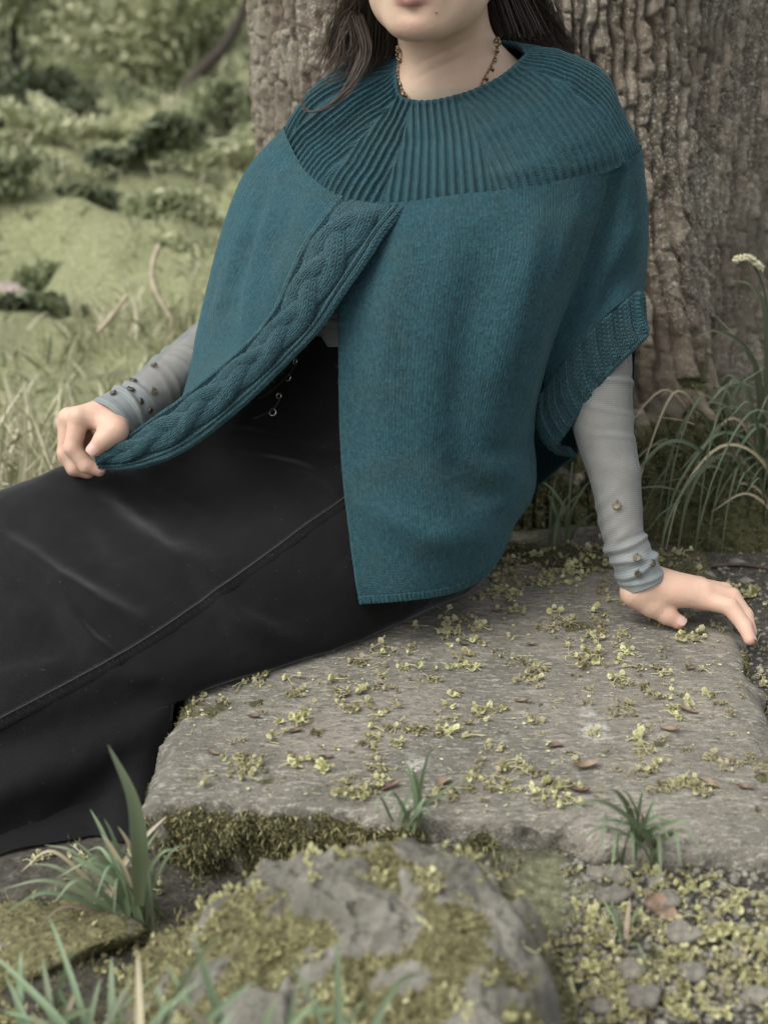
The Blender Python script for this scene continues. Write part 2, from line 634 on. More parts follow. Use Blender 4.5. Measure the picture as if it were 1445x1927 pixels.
def build_slab():
    ns, nt = 215, 215
    s = np.linspace(0, 1, ns)
    t = np.linspace(0, 1, nt)
    S, T = np.meshgrid(s, t)
    xy = ((1 - S) * (1 - T))[..., None] * FL + (S * (1 - T))[..., None] * FR + (S * T)[..., None] * BRc + ((1 - S) * T)[..., None] * BL
    # uneven outline
    d = np.minimum.reduce([S, 1 - S, T, 1 - T])
    wob = 0.016 * np.stack([n2(xy[..., 0], xy[..., 1], 9, 41, 4), n2(xy[..., 0], xy[..., 1], 9, 47, 4)], -1)
    xy = xy + wob * np.exp(-d / 0.05)[..., None]
    z = slab_h(xy[..., 0], xy[..., 1])
    worn = np.exp(-d / 0.012) * (0.006 + 0.006 * n2(xy[..., 0], xy[..., 1], 14, 53, 2))
    z = z - worn
    top = np.concatenate([xy, z[..., None]], -1)
    verts = [top.reshape(-1, 3)]
    faces = [grid_faces(nt, ns)]
    per = np.concatenate([np.arange(ns), (np.arange(1, nt)) * ns + ns - 1, (nt - 1) * ns + np.arange(ns - 2, -1, -1), np.arange(nt - 2, 0, -1) * ns])
    P = verts[0][per]
    cen = P[:, :2].mean(0)
    tang = np.roll(P, -1, 0) - np.roll(P, 1, 0)
    tang = np.stack([np.convolve(np.r_[tang[-8:, k], tang[:, k], tang[:8, k]], np.ones(17) / 17, 'valid') for k in range(2)], 1)
    nrm = np.stack([tang[:, 1], -tang[:, 0]], 1)
    nrm /= np.linalg.norm(nrm, axis=1, keepdims=True)
    prev = per
    off = len(verts[0])
    for o, dz in ((0.003, 0.003), (0.006, 0.008), (0.008, 0.016), (0.008, 0.026), (0.006, 0.038), (0.003, 0.052), (-0.004, 0.07), (-0.012, 0.10), (-0.02, 0.14)):
        q = P.copy()
        rough = fbm(np.c_[P[:, :2] + nrm * o, P[:, 2] - dz], 26, 4, 61) * 0.018 * min(1, dz / 0.008)
        q[:, :2] += nrm * (o + rough)[:, None]
        q[:, 2] -= dz
        verts.append(q)
        cur = off + np.arange(len(P))
        faces.append(np.stack([prev, cur, np.roll(cur, -1), np.roll(prev, -1)], 1))
        prev = cur
        off += len(P)
    V = np.concatenate(verts)
    F = np.concatenate(faces)
    n1 = n2(V[:, 0], V[:, 1], 13, 71, 4)
    edge = sstep(0.095, 0.075, V[:, 2])
    front = sstep(1.30, 1.20, V[:, 1]) * sstep(0.05, -0.1, V[:, 0])
    back = sstep(1.74, 1.86, V[:, 1])
    moss = sstep(0.05, 0.40, n1 - 0.40 + 0.52 * edge + 0.18 * front + 1.0 * back + 0.45 * n2(V[:, 0], V[:, 1], 42, 75, 3) - 0.10 * front)
    lich = sstep(0.15, 0.3, n2(V[:, 0], V[:, 1], 9, 83, 4) + 0.65 * sstep(0.33, 0.46, V[:, 0]) * sstep(1.55, 1.35, V[:, 1]) - 0.42)
    m = NT('weathered_stone')
    co = m.coord('Object')
    big = m.noise(co, 7, 5, 0.6)
    fine = m.noise(co, 160, 4, 0.75)
    streak = m.noise(m.map(co, (75, 230, 75)), 1.0, 4, 0.7)
    streak2 = m.noise(m.map(co, (55, 150, 55), (0, 0, 0.1)), 1.3, 4, 0.7)
    gr = m.noise(co, 420, 2, 0.7)
    col = m.ramp(big, [(0.3, (0.100, 0.097, 0.078)), (0.5, (0.184, 0.170, 0.137)), (0.72, (0.272, 0.246, 0.202))])
    col = m.mix(m.math('MULTIPLY', m.step(streak, 0.52, 0.62), 0.72), col, (0.39, 0.365, 0.31))
    col = m.mix(m.math('MULTIPLY', m.step(streak2, 0.52, 0.62), 0.75), col, (0.095, 0.088, 0.070))
    col = m.mix(m.math('MULTIPLY', m.step(gr, 0.60, 0.68), 0.6), col, (0.46, 0.44, 0.38))
    col = m.mix(m.math('MULTIPLY', m.step(fine, 0.56, 0.68), 0.65), col, (0.075, 0.067, 0.055))
    li = m.node('ShaderNodeAttribute', attribute_name='lichen').outputs['Fac']
    col = m.mix(m.math('MULTIPLY', li, m.step(fine, 0.60, 0.48)), col, (0.45, 0.44, 0.40))
    mo = m.node('ShaderNodeAttribute', attribute_name='moss').outputs['Fac']
    mcol = m.ramp(fine, [(0.3, (0.030, 0.029, 0.013)), (0.55, (0.090, 0.085, 0.037)), (0.75, (0.20, 0.185, 0.085))])
    mfac = m.step(m.math('ADD', mo, m.math('MULTIPLY_ADD', fine, 0.9, -0.45)), 0.38, 0.62)
    col = m.mix(mfac, col, mcol)
    h = m.math('ADD', m.math('MULTIPLY', fine, 0.5), m.math('MULTIPLY', gr, 0.25))
    nrm = m.bump(m.math('ADD', h, m.math('MULTIPLY', streak, 0.6)), 1.0, 0.004)
    m.pbr(col, 0.9, nrm)
    slab = add('stone_slab', V, F, m.m, None, A([0.15, 1.55, 0.0]), attrs={'moss': moss, 'lichen': lich},
               label='large flat grey stone slab she sits and leans on', category='stone slab')
    return slab, V, F, moss


slab, SLAB_V, SLAB_F, SLAB_MOSS = build_slab()

MOSS_MAT = leaf_mat('moss_green', [(0.0, (0.034, 0.034, 0.014)), (0.45, (0.125, 0.120, 0.052)), (0.8, (0.29, 0.27, 0.125)), (1.0, (0.44, 0.405, 0.22))], 0.9, trans=0.2)


def moss_sprigs(name, parent, pts, nrm, length, mat=MOSS_MAT, spread=0.9, tone=(0.1, 1.0), width=0.24, **kw):
    n = len(pts)
    d = nrm + rng.normal(size=(n, 3)) * spread
    d /= np.linalg.norm(d, axis=1, keepdims=True)
    L = length * rng.uniform(0.5, 1.4, n)
    bend = rng.normal(size=(n, 3)) * 0.35 + A([0, 0, -0.25])
    v, f, m = blades(pts - nrm * 0.001, d, bend, L, L * width * rng.uniform(0.7, 1.4, n), seg=2)
    tone_ = np.repeat(rng.uniform(*tone, n) ** 1.2, m)
    tt = np.tile(np.repeat(np.linspace(-0.15, 0.15, m // 2), 2), n)
    return add(name, v, f, mat, parent, attrs={'tone': np.clip(tone_ + tt, 0, 1)}, kind='stuff', **kw)


def sample_faces(V, F, weight, n):
    """n random points on quads, likelier where weight (per vertex) is high -> points, normals"""
    q = V[F]
    w = weight[F].mean(1)
    nr = np.cross(q[:, 2] - q[:, 0], q[:, 3] - q[:, 1])
    a = np.linalg.norm(nr, axis=1)
    nr = nr / (a[:, None] + 1e-12)
    p = a * w
    i = rng.choice(len(F), n, p=p / p.sum())
    u, v = rng.random((2, n, 1))
    c = q[i]
    pts = (c[:, 0] * (1 - u) + c[:, 1] * u) * (1 - v) + (c[:, 3] * (1 - u) + c[:, 2] * u) * v
    nn = nr[i]
    return pts, nn


_w = np.where(SLAB_V[:, 1] < 1.75, SLAB_MOSS ** 2 * sstep(0.104, 0.088, SLAB_V[:, 2]) * sstep(0.0, 0.04, SLAB_V[:, 2]), 0)
_p, _n = sample_faces(SLAB_V, SLAB_F, _w, 30000)
moss_sprigs('moss', slab, _p, _n, 0.0045, tone=(0.25, 1.0), width=0.36)
_w = np.where(SLAB_V[:, 1] >= 1.72, SLAB_MOSS ** 2, SLAB_MOSS ** 3 * 0.10)
_p, _n = sample_faces(SLAB_V, SLAB_F, _w, 14000)
moss_sprigs('low_moss', slab, _p, _n, 0.0045, tone=(0.0, 0.62), width=0.4)


# ---- mossy boulder in front
def build_boulder():
    r = np.random.default_rng(11)
    nx, ny = 250, 250
    X, Y = np.meshgrid(np.linspace(-0.27, 0.21, nx), np.linspace(0.60, 1.125, ny))
    xw = X + 0.02 * n2(X, Y, 12, 5, 3)
    yw = Y + 0.02 * n2(X, Y, 12, 6, 3)
    # outline
    rx = np.where(xw < -0.02, (xw + 0.02) / 0.215, (xw + 0.02) / 0.19)
    ry = np.where(yw > 0.93, (yw - 0.93) / 0.175, (yw - 0.93) / 0.30)
    rr = (np.abs(rx) ** 2.6 + np.abs(ry) ** 2.6) ** (1 / 2.6)
    mound = (1 - np.clip(rr + 0.06 * n2(X, Y, 20, 7, 3), 0, 1.2) ** 5)
    base = 0.104 + 0.052 * sstep(0.80, 1.03, yw) + 0.012 * sstep(-0.05, 0.06, xw) - 0.030 * sstep(-0.06, -0.17, xw)
    # fractured rock: cells with their own tilt and height, broken up by finer cells and grit
    def cells(scale, tilt, off, seed):
        g = np.random.default_rng(seed)
        n = int(0.48 * 0.53 / scale ** 2)
        c = np.c_[g.uniform(-0.27, 0.21, n), g.uniform(0.60, 1.125, n)]
        t = g.uniform(-tilt, tilt, (n, 2))
        o = g.uniform(-off, off, n)
        wx, wy = X + 0.3 * scale * n2(X, Y, 0.8 / scale, seed, 3), Y + 0.3 * scale * n2(X, Y, 0.8 / scale, seed + 1, 3)
        d = (wx[..., None] - c[:, 0]) ** 2 + (wy[..., None] - c[:, 1]) ** 2
        i = np.argpartition(d, 1, axis=2)[..., :2]
        dd = np.sqrt(np.take_along_axis(d, i, 2))
        sw = dd[..., 0] > dd[..., 1]
        k0 = np.where(sw, i[..., 1], i[..., 0]); k1 = np.where(sw, i[..., 0], i[..., 1])
        d0, d1 = dd.min(-1), dd.max(-1)
        pl = lambda k: o[k] + t[k, 0] * (X - c[k, 0]) + t[k, 1] * (Y - c[k, 1])
        e = sstep(0.0, 0.16 * scale, d1 - d0)
        return pl(k0) * (0.5 + 0.5 * e) + pl(k1) * (0.5 - 0.5 * e), sstep(0.10 * scale, 0.0, d1 - d0)
    h1, e1 = cells(0.070, 0.24, 0.0095, 43)
    h2, e2 = cells(0.026, 0.32, 0.005, 37)
    rock = base + h1 + h2 - 0.006 * e1 - 0.002 * e2 + 0.006 * n2(X, Y, 30, 13, 4) + 0.0035 * n2(X, Y, 120, 15, 3)
    fill = base - 0.002 + 0.013 * n2(X, Y, 15, 8, 3) + 0.006 * n2(X, Y, 60, 9, 3) - 0.004 * sstep(0.98, 0.88, Y)
    moss = sstep(-0.007, 0.003, fill - rock + 0.012 * n2(X, Y, 30, 25, 4))
    Z = np.maximum(rock, fill) * mound - 0.03 * (1 - mound)
    V = np.stack([X, Y, Z], -1).reshape(-1, 3)
    F = grid_faces(ny, nx)
    moss = moss.ravel()
    m = NT('boulder_rock')
    co = m.coord('Object')
    big = m.noise(co, 18, 5, 0.6)
    fine = m.noise(co, 130, 5, 0.7)
    col = m.ramp(big, [(0.3, (0.085, 0.080, 0.062)), (0.5, (0.165, 0.157, 0.128)), (0.72, (0.28, 0.265, 0.225))])
    col = m.mix(m.math('MULTIPLY', m.step(fine, 0.52, 0.66), 0.7), col, (0.06, 0.054, 0.044))
    mo = m.node('ShaderNodeAttribute', attribute_name='moss').outputs['Fac']
    mcol = m.ramp(fine, [(0.3, (0.045, 0.042, 0.018)), (0.5, (0.13, 0.122, 0.054)), (0.7, (0.27, 0.25, 0.125))])
    col = m.mix(m.step(m.math('ADD', mo, m.math('MULTIPLY_ADD', fine, 0.8, -0.4)), 0.35, 0.6), col, mcol)
    m.pbr(col, 0.92, m.bump(fine, 0.8, 0.004))
    b = add('mossy_boulder', V, F, m.m, None, A([-0.03, 0.93, 0.0]), attrs={'moss': moss},
            label='craggy moss covered boulder in front of the stone slab', category='boulder')
    return b, V, F, moss


boulder, BOULDER_V, BOULDER_F, BOULDER_MOSS = build_boulder()
_p, _n = sample_faces(BOULDER_V, BOULDER_F, BOULDER_MOSS ** 2 * (BOULDER_V[:, 2] > 0.01) * (BOULDER_V[:, 1] > 0.8), 30000)
moss_sprigs('moss', boulder, _p, _n, 0.0036, tone=(0.2, 1.0), width=0.5)

# ---- tree
TC = A([0.215, 2.52])


def trunk_r(th, z):
    """th measured from the side facing the camera, positive to the camera's right"""
    F = np.exp(-np.clip(z, 0, 9) / 0.26)
    w = lambda c, s: np.exp(-(((th - c + np.pi) % (2 * np.pi) - np.pi) / s) ** 2)
    wid = 0.14 + 0.16 * np.exp(-np.clip(z, 0, 9) / 0.16)
    lobes = 0.30 * w(0.50 + 0.10 * np.exp(-np.clip(z, 0, 9) / 0.2), wid) + 0.20 * w(1.45, 0.22) + 0.12 * w(-0.95, 0.35) + 0.2 * w(2.6, 0.4) + 0.2 * w(-2.3, 0.4)
    lobes = lobes - 0.05 * w(0.98, 0.14)
    r = 0.414 + 0.030 * np.exp(-((th - 1.35) / 0.6) ** 2) + 0.012 * np.exp(-((th + 1.3) / 0.5) ** 2) + F * lobes + 0.02 * F
    F2 = np.exp(-np.clip(z, 0, 9) / 0.5)
    r = r - F2 * 0.06 * w(1.02, 0.14)
    return r * (1 - 0.035 * np.clip(z - 1.5, 0, 9))


def trunk_xy(z):
    return TC[0] - 0.05 * (z - 0.5), TC[1] + 0.0 * z


def build_tree():
    nth = 660
    # finer towards the camera
    s = np.linspace(-1, 1, nth, endpoint=False)
    th = np.pi * (0.50 * s + 0.50 * s ** 3)
    zz = np.concatenate([np.linspace(-0.08, 1.0, 320), np.linspace(1.02, 1.6, 30), np.linspace(1.7, 5.2, 24)])
    T, Z = np.meshgrid(th, zz)
    arc = T * 0.45
    # furrowed bark
    q3 = np.stack([np.sin(T) * 0.45, np.cos(T) * 0.45, Z], -1)
    qs = q3 * A([1, 1, 0.30])
    ph = arc / 0.0235 + 1.35 * fbm(qs, 9, 2, 101) + 0.62 * fbm(q3 * A([1, 1, 0.6]), 30, 3, 103)
    cell = np.floor(ph)
    fr = np.abs(ph - cell - 0.5) * 2                         # 0 on the strip, 1 in the furrow
    hsh = lambda a, b, s_: _hash(a.astype(np.int64) + 500, b.astype(np.int64) + 500, np.zeros_like(a, dtype=np.int64), s_) / 65535.0
    zj = Z / 0.065 + 7 * hsh(cell, cell * 0, 3) + 0.5 * fbm(q3, 22, 2, 107)
    row = np.floor(zj)
    zb = np.abs(zj - row - 0.5) * 2
    pid = hsh(cell, row, 7)
    gap = 0.46 + 0.22 * fbm(q3 * A([1, 1, 0.4]), 16, 2, 109)
    furrow = sstep(gap, gap + 0.38, fr)
    brk = sstep(0.86, 0.99, zb) * (pid > 0.50)
    lump = fbm(q3 * A([1, 1, 0.7]), 40, 3, 151)
    lift = -0.0170 * np.maximum(furrow, 0.6 * brk) + 0.0065 * (pid - 0.5) + 0.0075 * lump + 0.0045 * fbm(q3, 120, 3, 171)
    low = np.exp(-np.clip(Z, 0, 9) / 0.35)
    R = trunk_r(T, Z) + lift * (1 - 0.25 * low) + 0.012 * n2(arc, Z, 3, 19, 2)
    cx, cy = trunk_xy(Z)
    V = np.stack([cx + R * np.sin(T), cy - R * np.cos(T), Z], -1)
    nz = len(zz)
    F = grid_faces(nz, nth, True)[:, ::-1]
    lich = sstep(-0.25, 0.5, n2(arc, Z, 9, 201, 4) + 0.55 * sstep(0.25, 0.65, Z) * sstep(-0.1, 0.5, T) - 0.10)
    moss = sstep(0.0, 0.4, n2(arc, Z, 6, 211, 4) * 0.9 + 0.35 * n2(arc, Z, 30, 213, 2) + 1.45 * sstep(0.52, -0.05, Z + 0.35 * np.abs(T - 0.58)) * sstep(-1.2, 0.1, T) - 0.42)
    tree = empty('tree', A([TC[0], TC[1], 0.0]), label='thick tree trunk with deeply furrowed bark behind the seated woman', category='tree')
    m = NT('bark')
    co = m.coord('Object')
    st = m.noise(m.map(co, (1, 1, 0.25)), 26, 5, 0.65)
    fine = m.noise(co, 150, 5, 0.75)
    blot = m.noise(co, 4, 4, 0.6)
    pt = m.node('ShaderNodeAttribute', attribute_name='plate').outputs['Fac']
    pt = m.math('ADD', m.math('MULTIPLY', pt, 0.55), m.math('MULTIPLY', st, 0.5))
    col = m.ramp(pt, [(0.2, (0.102, 0.080, 0.056)), (0.5, (0.194, 0.158, 0.114)), (0.8, (0.298, 0.250, 0.188))])
    col = m.mix(m.math('MULTIPLY', m.step(blot, 0.45, 0.6), 0.5), col, (0.185, 0.175, 0.132))
    col = m.mix(m.math('MULTIPLY', m.step(fine, 0.57, 0.68), 0.6), col, (0.09, 0.072, 0.055))
    li = m.node('ShaderNodeAttribute', attribute_name='lichen').outputs['Fac']
    spk = m.noise(co, 210, 3, 0.7)
    lf = m.math('MULTIPLY', li, m.step(spk, 0.52, 0.62))
    col = m.mix(m.math('MULTIPLY', lf, 0.9), col, (0.50, 0.49, 0.42))
    mo = m.node('ShaderNodeAttribute', attribute_name='moss').outputs['Fac']
    mcol = m.ramp(fine, [(0.3, (0.020, 0.022, 0.008)), (0.5, (0.060, 0.062, 0.022)), (0.7, (0.125, 0.125, 0.048))])
    col = m.mix(m.step(m.math('ADD', mo, m.math('MULTIPLY_ADD', fine, 0.9, -0.45)), 0.35, 0.65), col, mcol)
    h = m.math('ADD', m.math('MULTIPLY', fine, 0.6), m.math('MULTIPLY', st, 0.5))
    m.pbr(col, 0.93, m.bump(h, 1.0, 0.007))
    trunk = add('trunk', V, F, m.m, tree, attrs={'lichen': lich, 'moss': moss, 'plate': pid})
    w = moss.ravel() ** 2 * (Z.ravel() < 0.5) * sstep(-0.3, 0.0, T.ravel()) * sstep(1.9, 1.2, T.ravel())
    p, n = sample_faces(V.reshape(-1, 3), F, w, 20000)
    n = np.where(((p[:, :2] - TC) * n[:, :2]).sum(1)[:, None] < 0, -n, n)
    moss_sprigs('moss', trunk, p, n, 0.007, tone=(0.0, 0.7), width=0.3)
    # limbs fork above the picture
    for k, (dx, dy, l, r0) in enumerate(((0.5, 0.2, 2.6, 0.2), (-0.55, 0.1, 2.4, 0.18), (0.0, 0.5, 2.8, 0.19))):
        c0 = A([trunk_xy(5.1)[0], TC[1], 5.0])
        P = cr_path([c0, c0 + A([dx * 0.5, dy * 0.5, 0.5]), c0 + A([dx * 1.3, dy * 1.3, 1.4]), c0 + A([dx * 2.2, dy * 2.2, l])], 16)
        v, f = tube(P, np.linspace(r0, 0.05, 16), 14)
        add('limb', v, f, m.m, tree)
    return tree


tree = build_tree()

# ---- bank behind: grass, shrubs, stones
GRASS_MAT = leaf_mat('meadow_grass_green', [(0.0, (0.06, 0.085, 0.035)), (0.3, (0.19, 0.22, 0.11)), (0.6, (0.39, 0.385, 0.23)), (1.0, (0.74, 0.69, 0.54))], 0.6, trans=0.3)
LEAF_MAT = leaf_mat('shrub_leaf', [(0.0, (0.045, 0.058, 0.028)), (0.45, (0.150, 0.185, 0.098)), (0.8, (0.32, 0.355, 0.19)), (1.0, (0.56, 0.57, 0.37))], 0.5, trans=0.3)
WOOD_MAT = simple_mat('dark_stem', (0.05, 0.04, 0.03), 0.9, bump=0.5)


def scatter_xy(n, y0, y1, margin=0.35):
    y = y0 + (y1 - y0) * rng.random(n) ** 1.25
    x = (rng.uniform(-0.5 - margin, 0.5 + margin, n)) * y * 0.60
    return x, y


def meadow():
    n = 44000
    x, y = scatter_xy(n, 2.25, 8.5)
    c = n2(x, y, 3.0, 301, 3)
    keep = (rng.random(n) < (sstep(-0.4, 0.3, c) * 0.9 + 0.05) * (0.75 + 0.25 * sstep(5.2, 3.6, y))) & (np.hypot(x - TC[0], y - TC[1]) > 0.5) & ~((np.abs(x - 0.1) < 0.42) & (y < 2.1))
    x, y, c = x[keep], y[keep], c[keep]
    n = len(x)
    z = ground_h(x, y)
    d = A([0, 0, 1.0]) + rng.normal(size=(n, 3)) * A([0.45, 0.45, 0.1])
    d /= np.linalg.norm(d, axis=1, keepdims=True)
    L = rng.uniform(0.05, 0.17, n) * (0.65 + 0.35 * (c > 0)) * (0.55 + 0.45 * sstep(4.6, 3.4, y))
    v, f, m = blades(np.c_[x, y, z - 0.01], d, rng.normal(size=(n, 3)) * 0.35 + A([0, 0, -0.25]), L, rng.uniform(0.004, 0.010, n) * np.clip(y / 3.2, 1, 2.4), seg=3)
    tone = np.clip(0.46 + 0.34 * n2(x, y, 1.3, 311, 2) + rng.normal(size=n) * 0.22, 0, 1)
    add('meadow_grass', v, f, GRASS_MAT, attrs={'tone': np.repeat(tone, m)}, kind='stuff')


meadow()


def leaf_cloud(centres, radii, n, size, tone_mid=0.5, flat=0.7, per=None):
    """diamond leaves through several lobes -> verts, faces, tone"""
    k = rng.integers(0, len(centres), n)
    u = rng.normal(size=(n, 3))
    u /= np.linalg.norm(u, axis=1, keepdims=True)
    rad = rng.random(n) ** 0.45
    p = centres[k] + u * (radii[k] * rad[:, None])
    p = p + 0.10 * np.stack([noise(p, 4, 401), noise(p, 4, 402), noise(p, 4, 403)], 1)
    a = rng.normal(size=(n, 3)) + A([0, 0, -0.2])
    a /= np.linalg.norm(a, axis=1, keepdims=True)
    b = np.cross(a, rng.normal(size=(n, 3)) * 0.5 + A([0, 0, 1]))
    b /= np.linalg.norm(b, axis=1, keepdims=True) + 1e-9
    s = size * rng.uniform(0.6, 1.4, n)[:, None]
    v = np.stack([p - a * s, p + b * s * 0.42, p + a * s, p - b * s * 0.42], 1).reshape(-1, 3)
    f = np.arange(4 * n).reshape(n, 4)
    tone = np.clip(tone_mid + 0.3 * noise(p, 2.2, 411) + rng.normal(size=n) * 0.16, 0, 1)
    return v, f, np.repeat(tone, 4)


def shrub(x, y, w, h, label, tone, leaf=0.03, n=5000, stem=True):
    z = float(ground_h(x, y))
    root = empty('shrub', A([x, y, z]), label=label, category='shrub', group='shrubs on the bank behind the tree')
    kk = 9
    c = np.c_[rng.uniform(-w, w, kk) * 0.6 + x, rng.uniform(-w, w, kk) * 0.4 + y, z + rng.uniform(0.25, 0.8, kk) * h]
    r = np.c_[rng.uniform(0.35, 0.55, kk) * w, rng.uniform(0.35, 0.55, kk) * w, rng.uniform(0.2, 0.35, kk) * h]
    v, f, t = leaf_cloud(c, r, n, leaf, tone)
    add('foliage', v, f, LEAF_MAT, root, attrs={'tone': t}, smooth=False)
    b = Bag()
    for i in range(kk):
        P = cr_path([A([x, y, z - 0.02]), A([x, y, z]) * 0.6 + c[i] * 0.4 + A([0, 0, 0.05]), c[i]], 8)
        b.put(*tube(P, np.linspace(0.018, 0.005, 8), 6))
    v, f, _ = b.get()
    add('stems', v, f, WOOD_MAT, root)


shrub(-2.35, 9.3, 0.95, 1.35, 'broad dull green shrub at the far left above the dark hollow', 0.62, n=7500)
shrub(-1.30, 9.0, 0.85, 1.15, 'brighter yellowish green shrub left of the tree trunk', 0.76, n=7500)
shrub(-0.55, 10.3, 0.9, 1.6, 'tall grey green shrub whose dark branch slants behind the trunk', 0.68, n=7500)
shrub(-1.9, 7.6, 0.35, 0.42, 'low dark little shrub in the hollow at the far left', 0.16, n=2200, leaf=0.022)
shrub(2.6, 9.5, 1.1, 1.7, 'leafy green shrub showing beyond the right side of the trunk', 0.5, n=6000)
shrub(-3.4, 11.4, 1.3, 2.0, 'large dim shrub at the upper left corner', 0.48, n=6500, leaf=0.04)
shrub(-0.62, 6.2, 0.24, 0.26, 'small yellowish shrub by the slope left of her shoulder', 0.72, n=1500, leaf=0.018)


def low_plant(px, py, Y, w, h, label, tone, n=900, leaf=0.02):
    p = W(px, py, Y)
    x, y = p[0], p[1]
    z = float(ground_h(x, y))
    root = empty('low_plant', A([x, y, z]), label=label, category='plant', group='low plants on the mossy bank')
    kk = 6
    c = np.c_[rng.uniform(-w, w, kk) * 0.6 + x, rng.uniform(-w, w, kk) * 0.4 + y, z + rng.uniform(0.1, 0.8, kk) * h]
    r = np.c_[rng.uniform(0.35, 0.6, kk) * w, rng.uniform(0.35, 0.6, kk) * w, rng.uniform(0.25, 0.4, kk) * h]
    v, f, t = leaf_cloud(c, r, n, leaf, tone)
    add('foliage', v, f, LEAF_MAT, root, attrs={'tone': t}, smooth=False)


low_plant(30, 270, 6.6, 0.22, 0.26, 'very dark leaves standing in for the dark hollow at the left edge of the picture', 0.08, 2000)  # no real plant: near-black leaf tone added to darken the hollow
low_plant(430, 235, 6.3, 0.13, 0.14, 'dark leaves standing in for a dark hollow under the pale log on the bank', 0.30, 1000)  # leaf clump added so the bank looks hollow and dark below the log
low_plant(355, 270, 6.0, 0.12, 0.10, 'dull green plant just left of the dark leaves under the log', 0.25, 1000)
low_plant(245, 405, 5.2, 0.11, 0.11, 'dark leaves standing in for a brownish hollow right of the pale whitish stone', 0.36, 800)  # added clump, its dark tone takes the place of a hollow
low_plant(170, 420, 5.0, 0.10, 0.09, 'small dark plant touching the pale whitish stone', 0.34, 400)
low_plant(330, 380, 5.3, 0.16, 0.13, 'grey green plant in the middle of the bank', 0.55, 1500)
low_plant(430, 330, 5.6, 0.18, 0.15, 'pale grey green plant beside her shoulder on the bank', 0.80, 1800)
low_plant(60, 330, 5.9, 0.22, 0.12, 'pale yellowish plant below the dark hollow at the left edge', 0.92, 2200)
low_plant(190, 300, 6.3, 0.24, 0.14, 'pale green plant on the crest left of the log', 0.88, 2400)
low_plant(50, 625, 3.9, 0.10, 0.06, 'low dark leaves standing in for the brown hollow at the left edge above the grass', 0.30, 600, 0.016)  # hollow's darkness put into the leaf colour of an added clump
low_plant(130, 620, 3.85, 0.07, 0.05, 'low leaves standing in for a dark hollow beside the short straight dry stalk', 0.5, 350, 0.016)  # second added clump for the same dark hollow, in a milder tone
low_plant(170, 500, 4.5, 0.09, 0.07, 'dark green plant on the moss between stone and stalk', 0.5, 500, 0.018)
low_plant(330, 470, 4.4, 0.12, 0.09, 'greyish plant behind the bent dry stalk', 0.70, 1000, 0.018)


_bank = [(20, 440, 4.9, 'leafy green plant at the left edge below the pale stone', 0.62), (95, 345, 5.7, 'rounded pale green plant above the pale stone', 0.78), (275, 345, 5.7, 'mid green plant left of the grey green one', 0.55),
         (400, 440, 4.7, 'yellow green plant close to her elbow on the bank', 0.74), (255, 460, 4.6, 'small pale plant above the straight stalk', 0.80), (90, 500, 4.4, 'yellowish plant on the moss at the far left', 0.84),
         (480, 290, 6.0, 'green plant against the left side of the trunk', 0.50), (130, 260, 6.8, 'dull green plant under the shrubs at the left', 0.45), (300, 215, 7.2, 'broad green plant left of the pale log', 0.60), (390, 500, 4.2, 'light grassy plant right of the bent stalk', 0.85)]
for _px, _py, _Y, _lab, _t in _bank:
    low_plant(_px, _py, _Y, 0.045 * _Y * 0.75, 0.026 * _Y, _lab, _t, 1100, 0.017)


def far_wood():
    n = 26
    x = np.linspace(-13, 13, n) + rng.normal(size=n) * 0.4
    y = 14.5 + rng.normal(size=n) * 1.2
    z = ground_h(x, y)
    c = np.c_[x, y, z + rng.uniform(0.5, 2.6, n)]
    c = np.concatenate([c, np.c_[x + 0.3, y + 0.8, z + rng.uniform(2.2, 4.2, n)]])
    r = np.c_[rng.uniform(0.9, 1.5, 2 * n), rng.uniform(0.6, 1.0, 2 * n), rng.uniform(0.9, 1.5, 2 * n)]
    v, f, t = leaf_cloud(c, r, 26000, 0.11, 0.52)
    add('far_wood_foliage', v, f, LEAF_MAT, attrs={'tone': t}, smooth=False, kind='stuff')


far_wood()

# dark slanting branch in the shrubs, pale stalks and stones on the bank
def stone_mesh(r, seed, squash=(1, 1, 0.6), nu=22, nv=14, rough=0.22):
    th = np.linspace(0, np.pi, nv)
    ph = np.linspace(0, 2 * np.pi, nu, endpoint=False)
    T, P_ = np.meshgrid(th, ph, indexing='ij')
    d = np.stack([np.sin(T) * np.cos(P_), np.sin(T) * np.sin(P_), np.cos(T)], -1)
    rr = 1 + rough * fbm(d + seed * 3.1, 1.6, 3, seed) + 0.06 * fbm(d + seed, 6, 2, seed + 5)
    # a few broken flats
    g = np.random.default_rng(seed)
    p = d * rr[..., None]
    for k in range(5):
        n = g.normal(size=3)
        n /= np.linalg.norm(n)
        c = g.uniform(0.62, 0.85)
        o = p @ n - c
        p = p - np.clip(o, 0, 9)[..., None] * n * 0.9
    return (p * r * A(squash)).reshape(-1, 3), grid_faces(nv, nu, True)


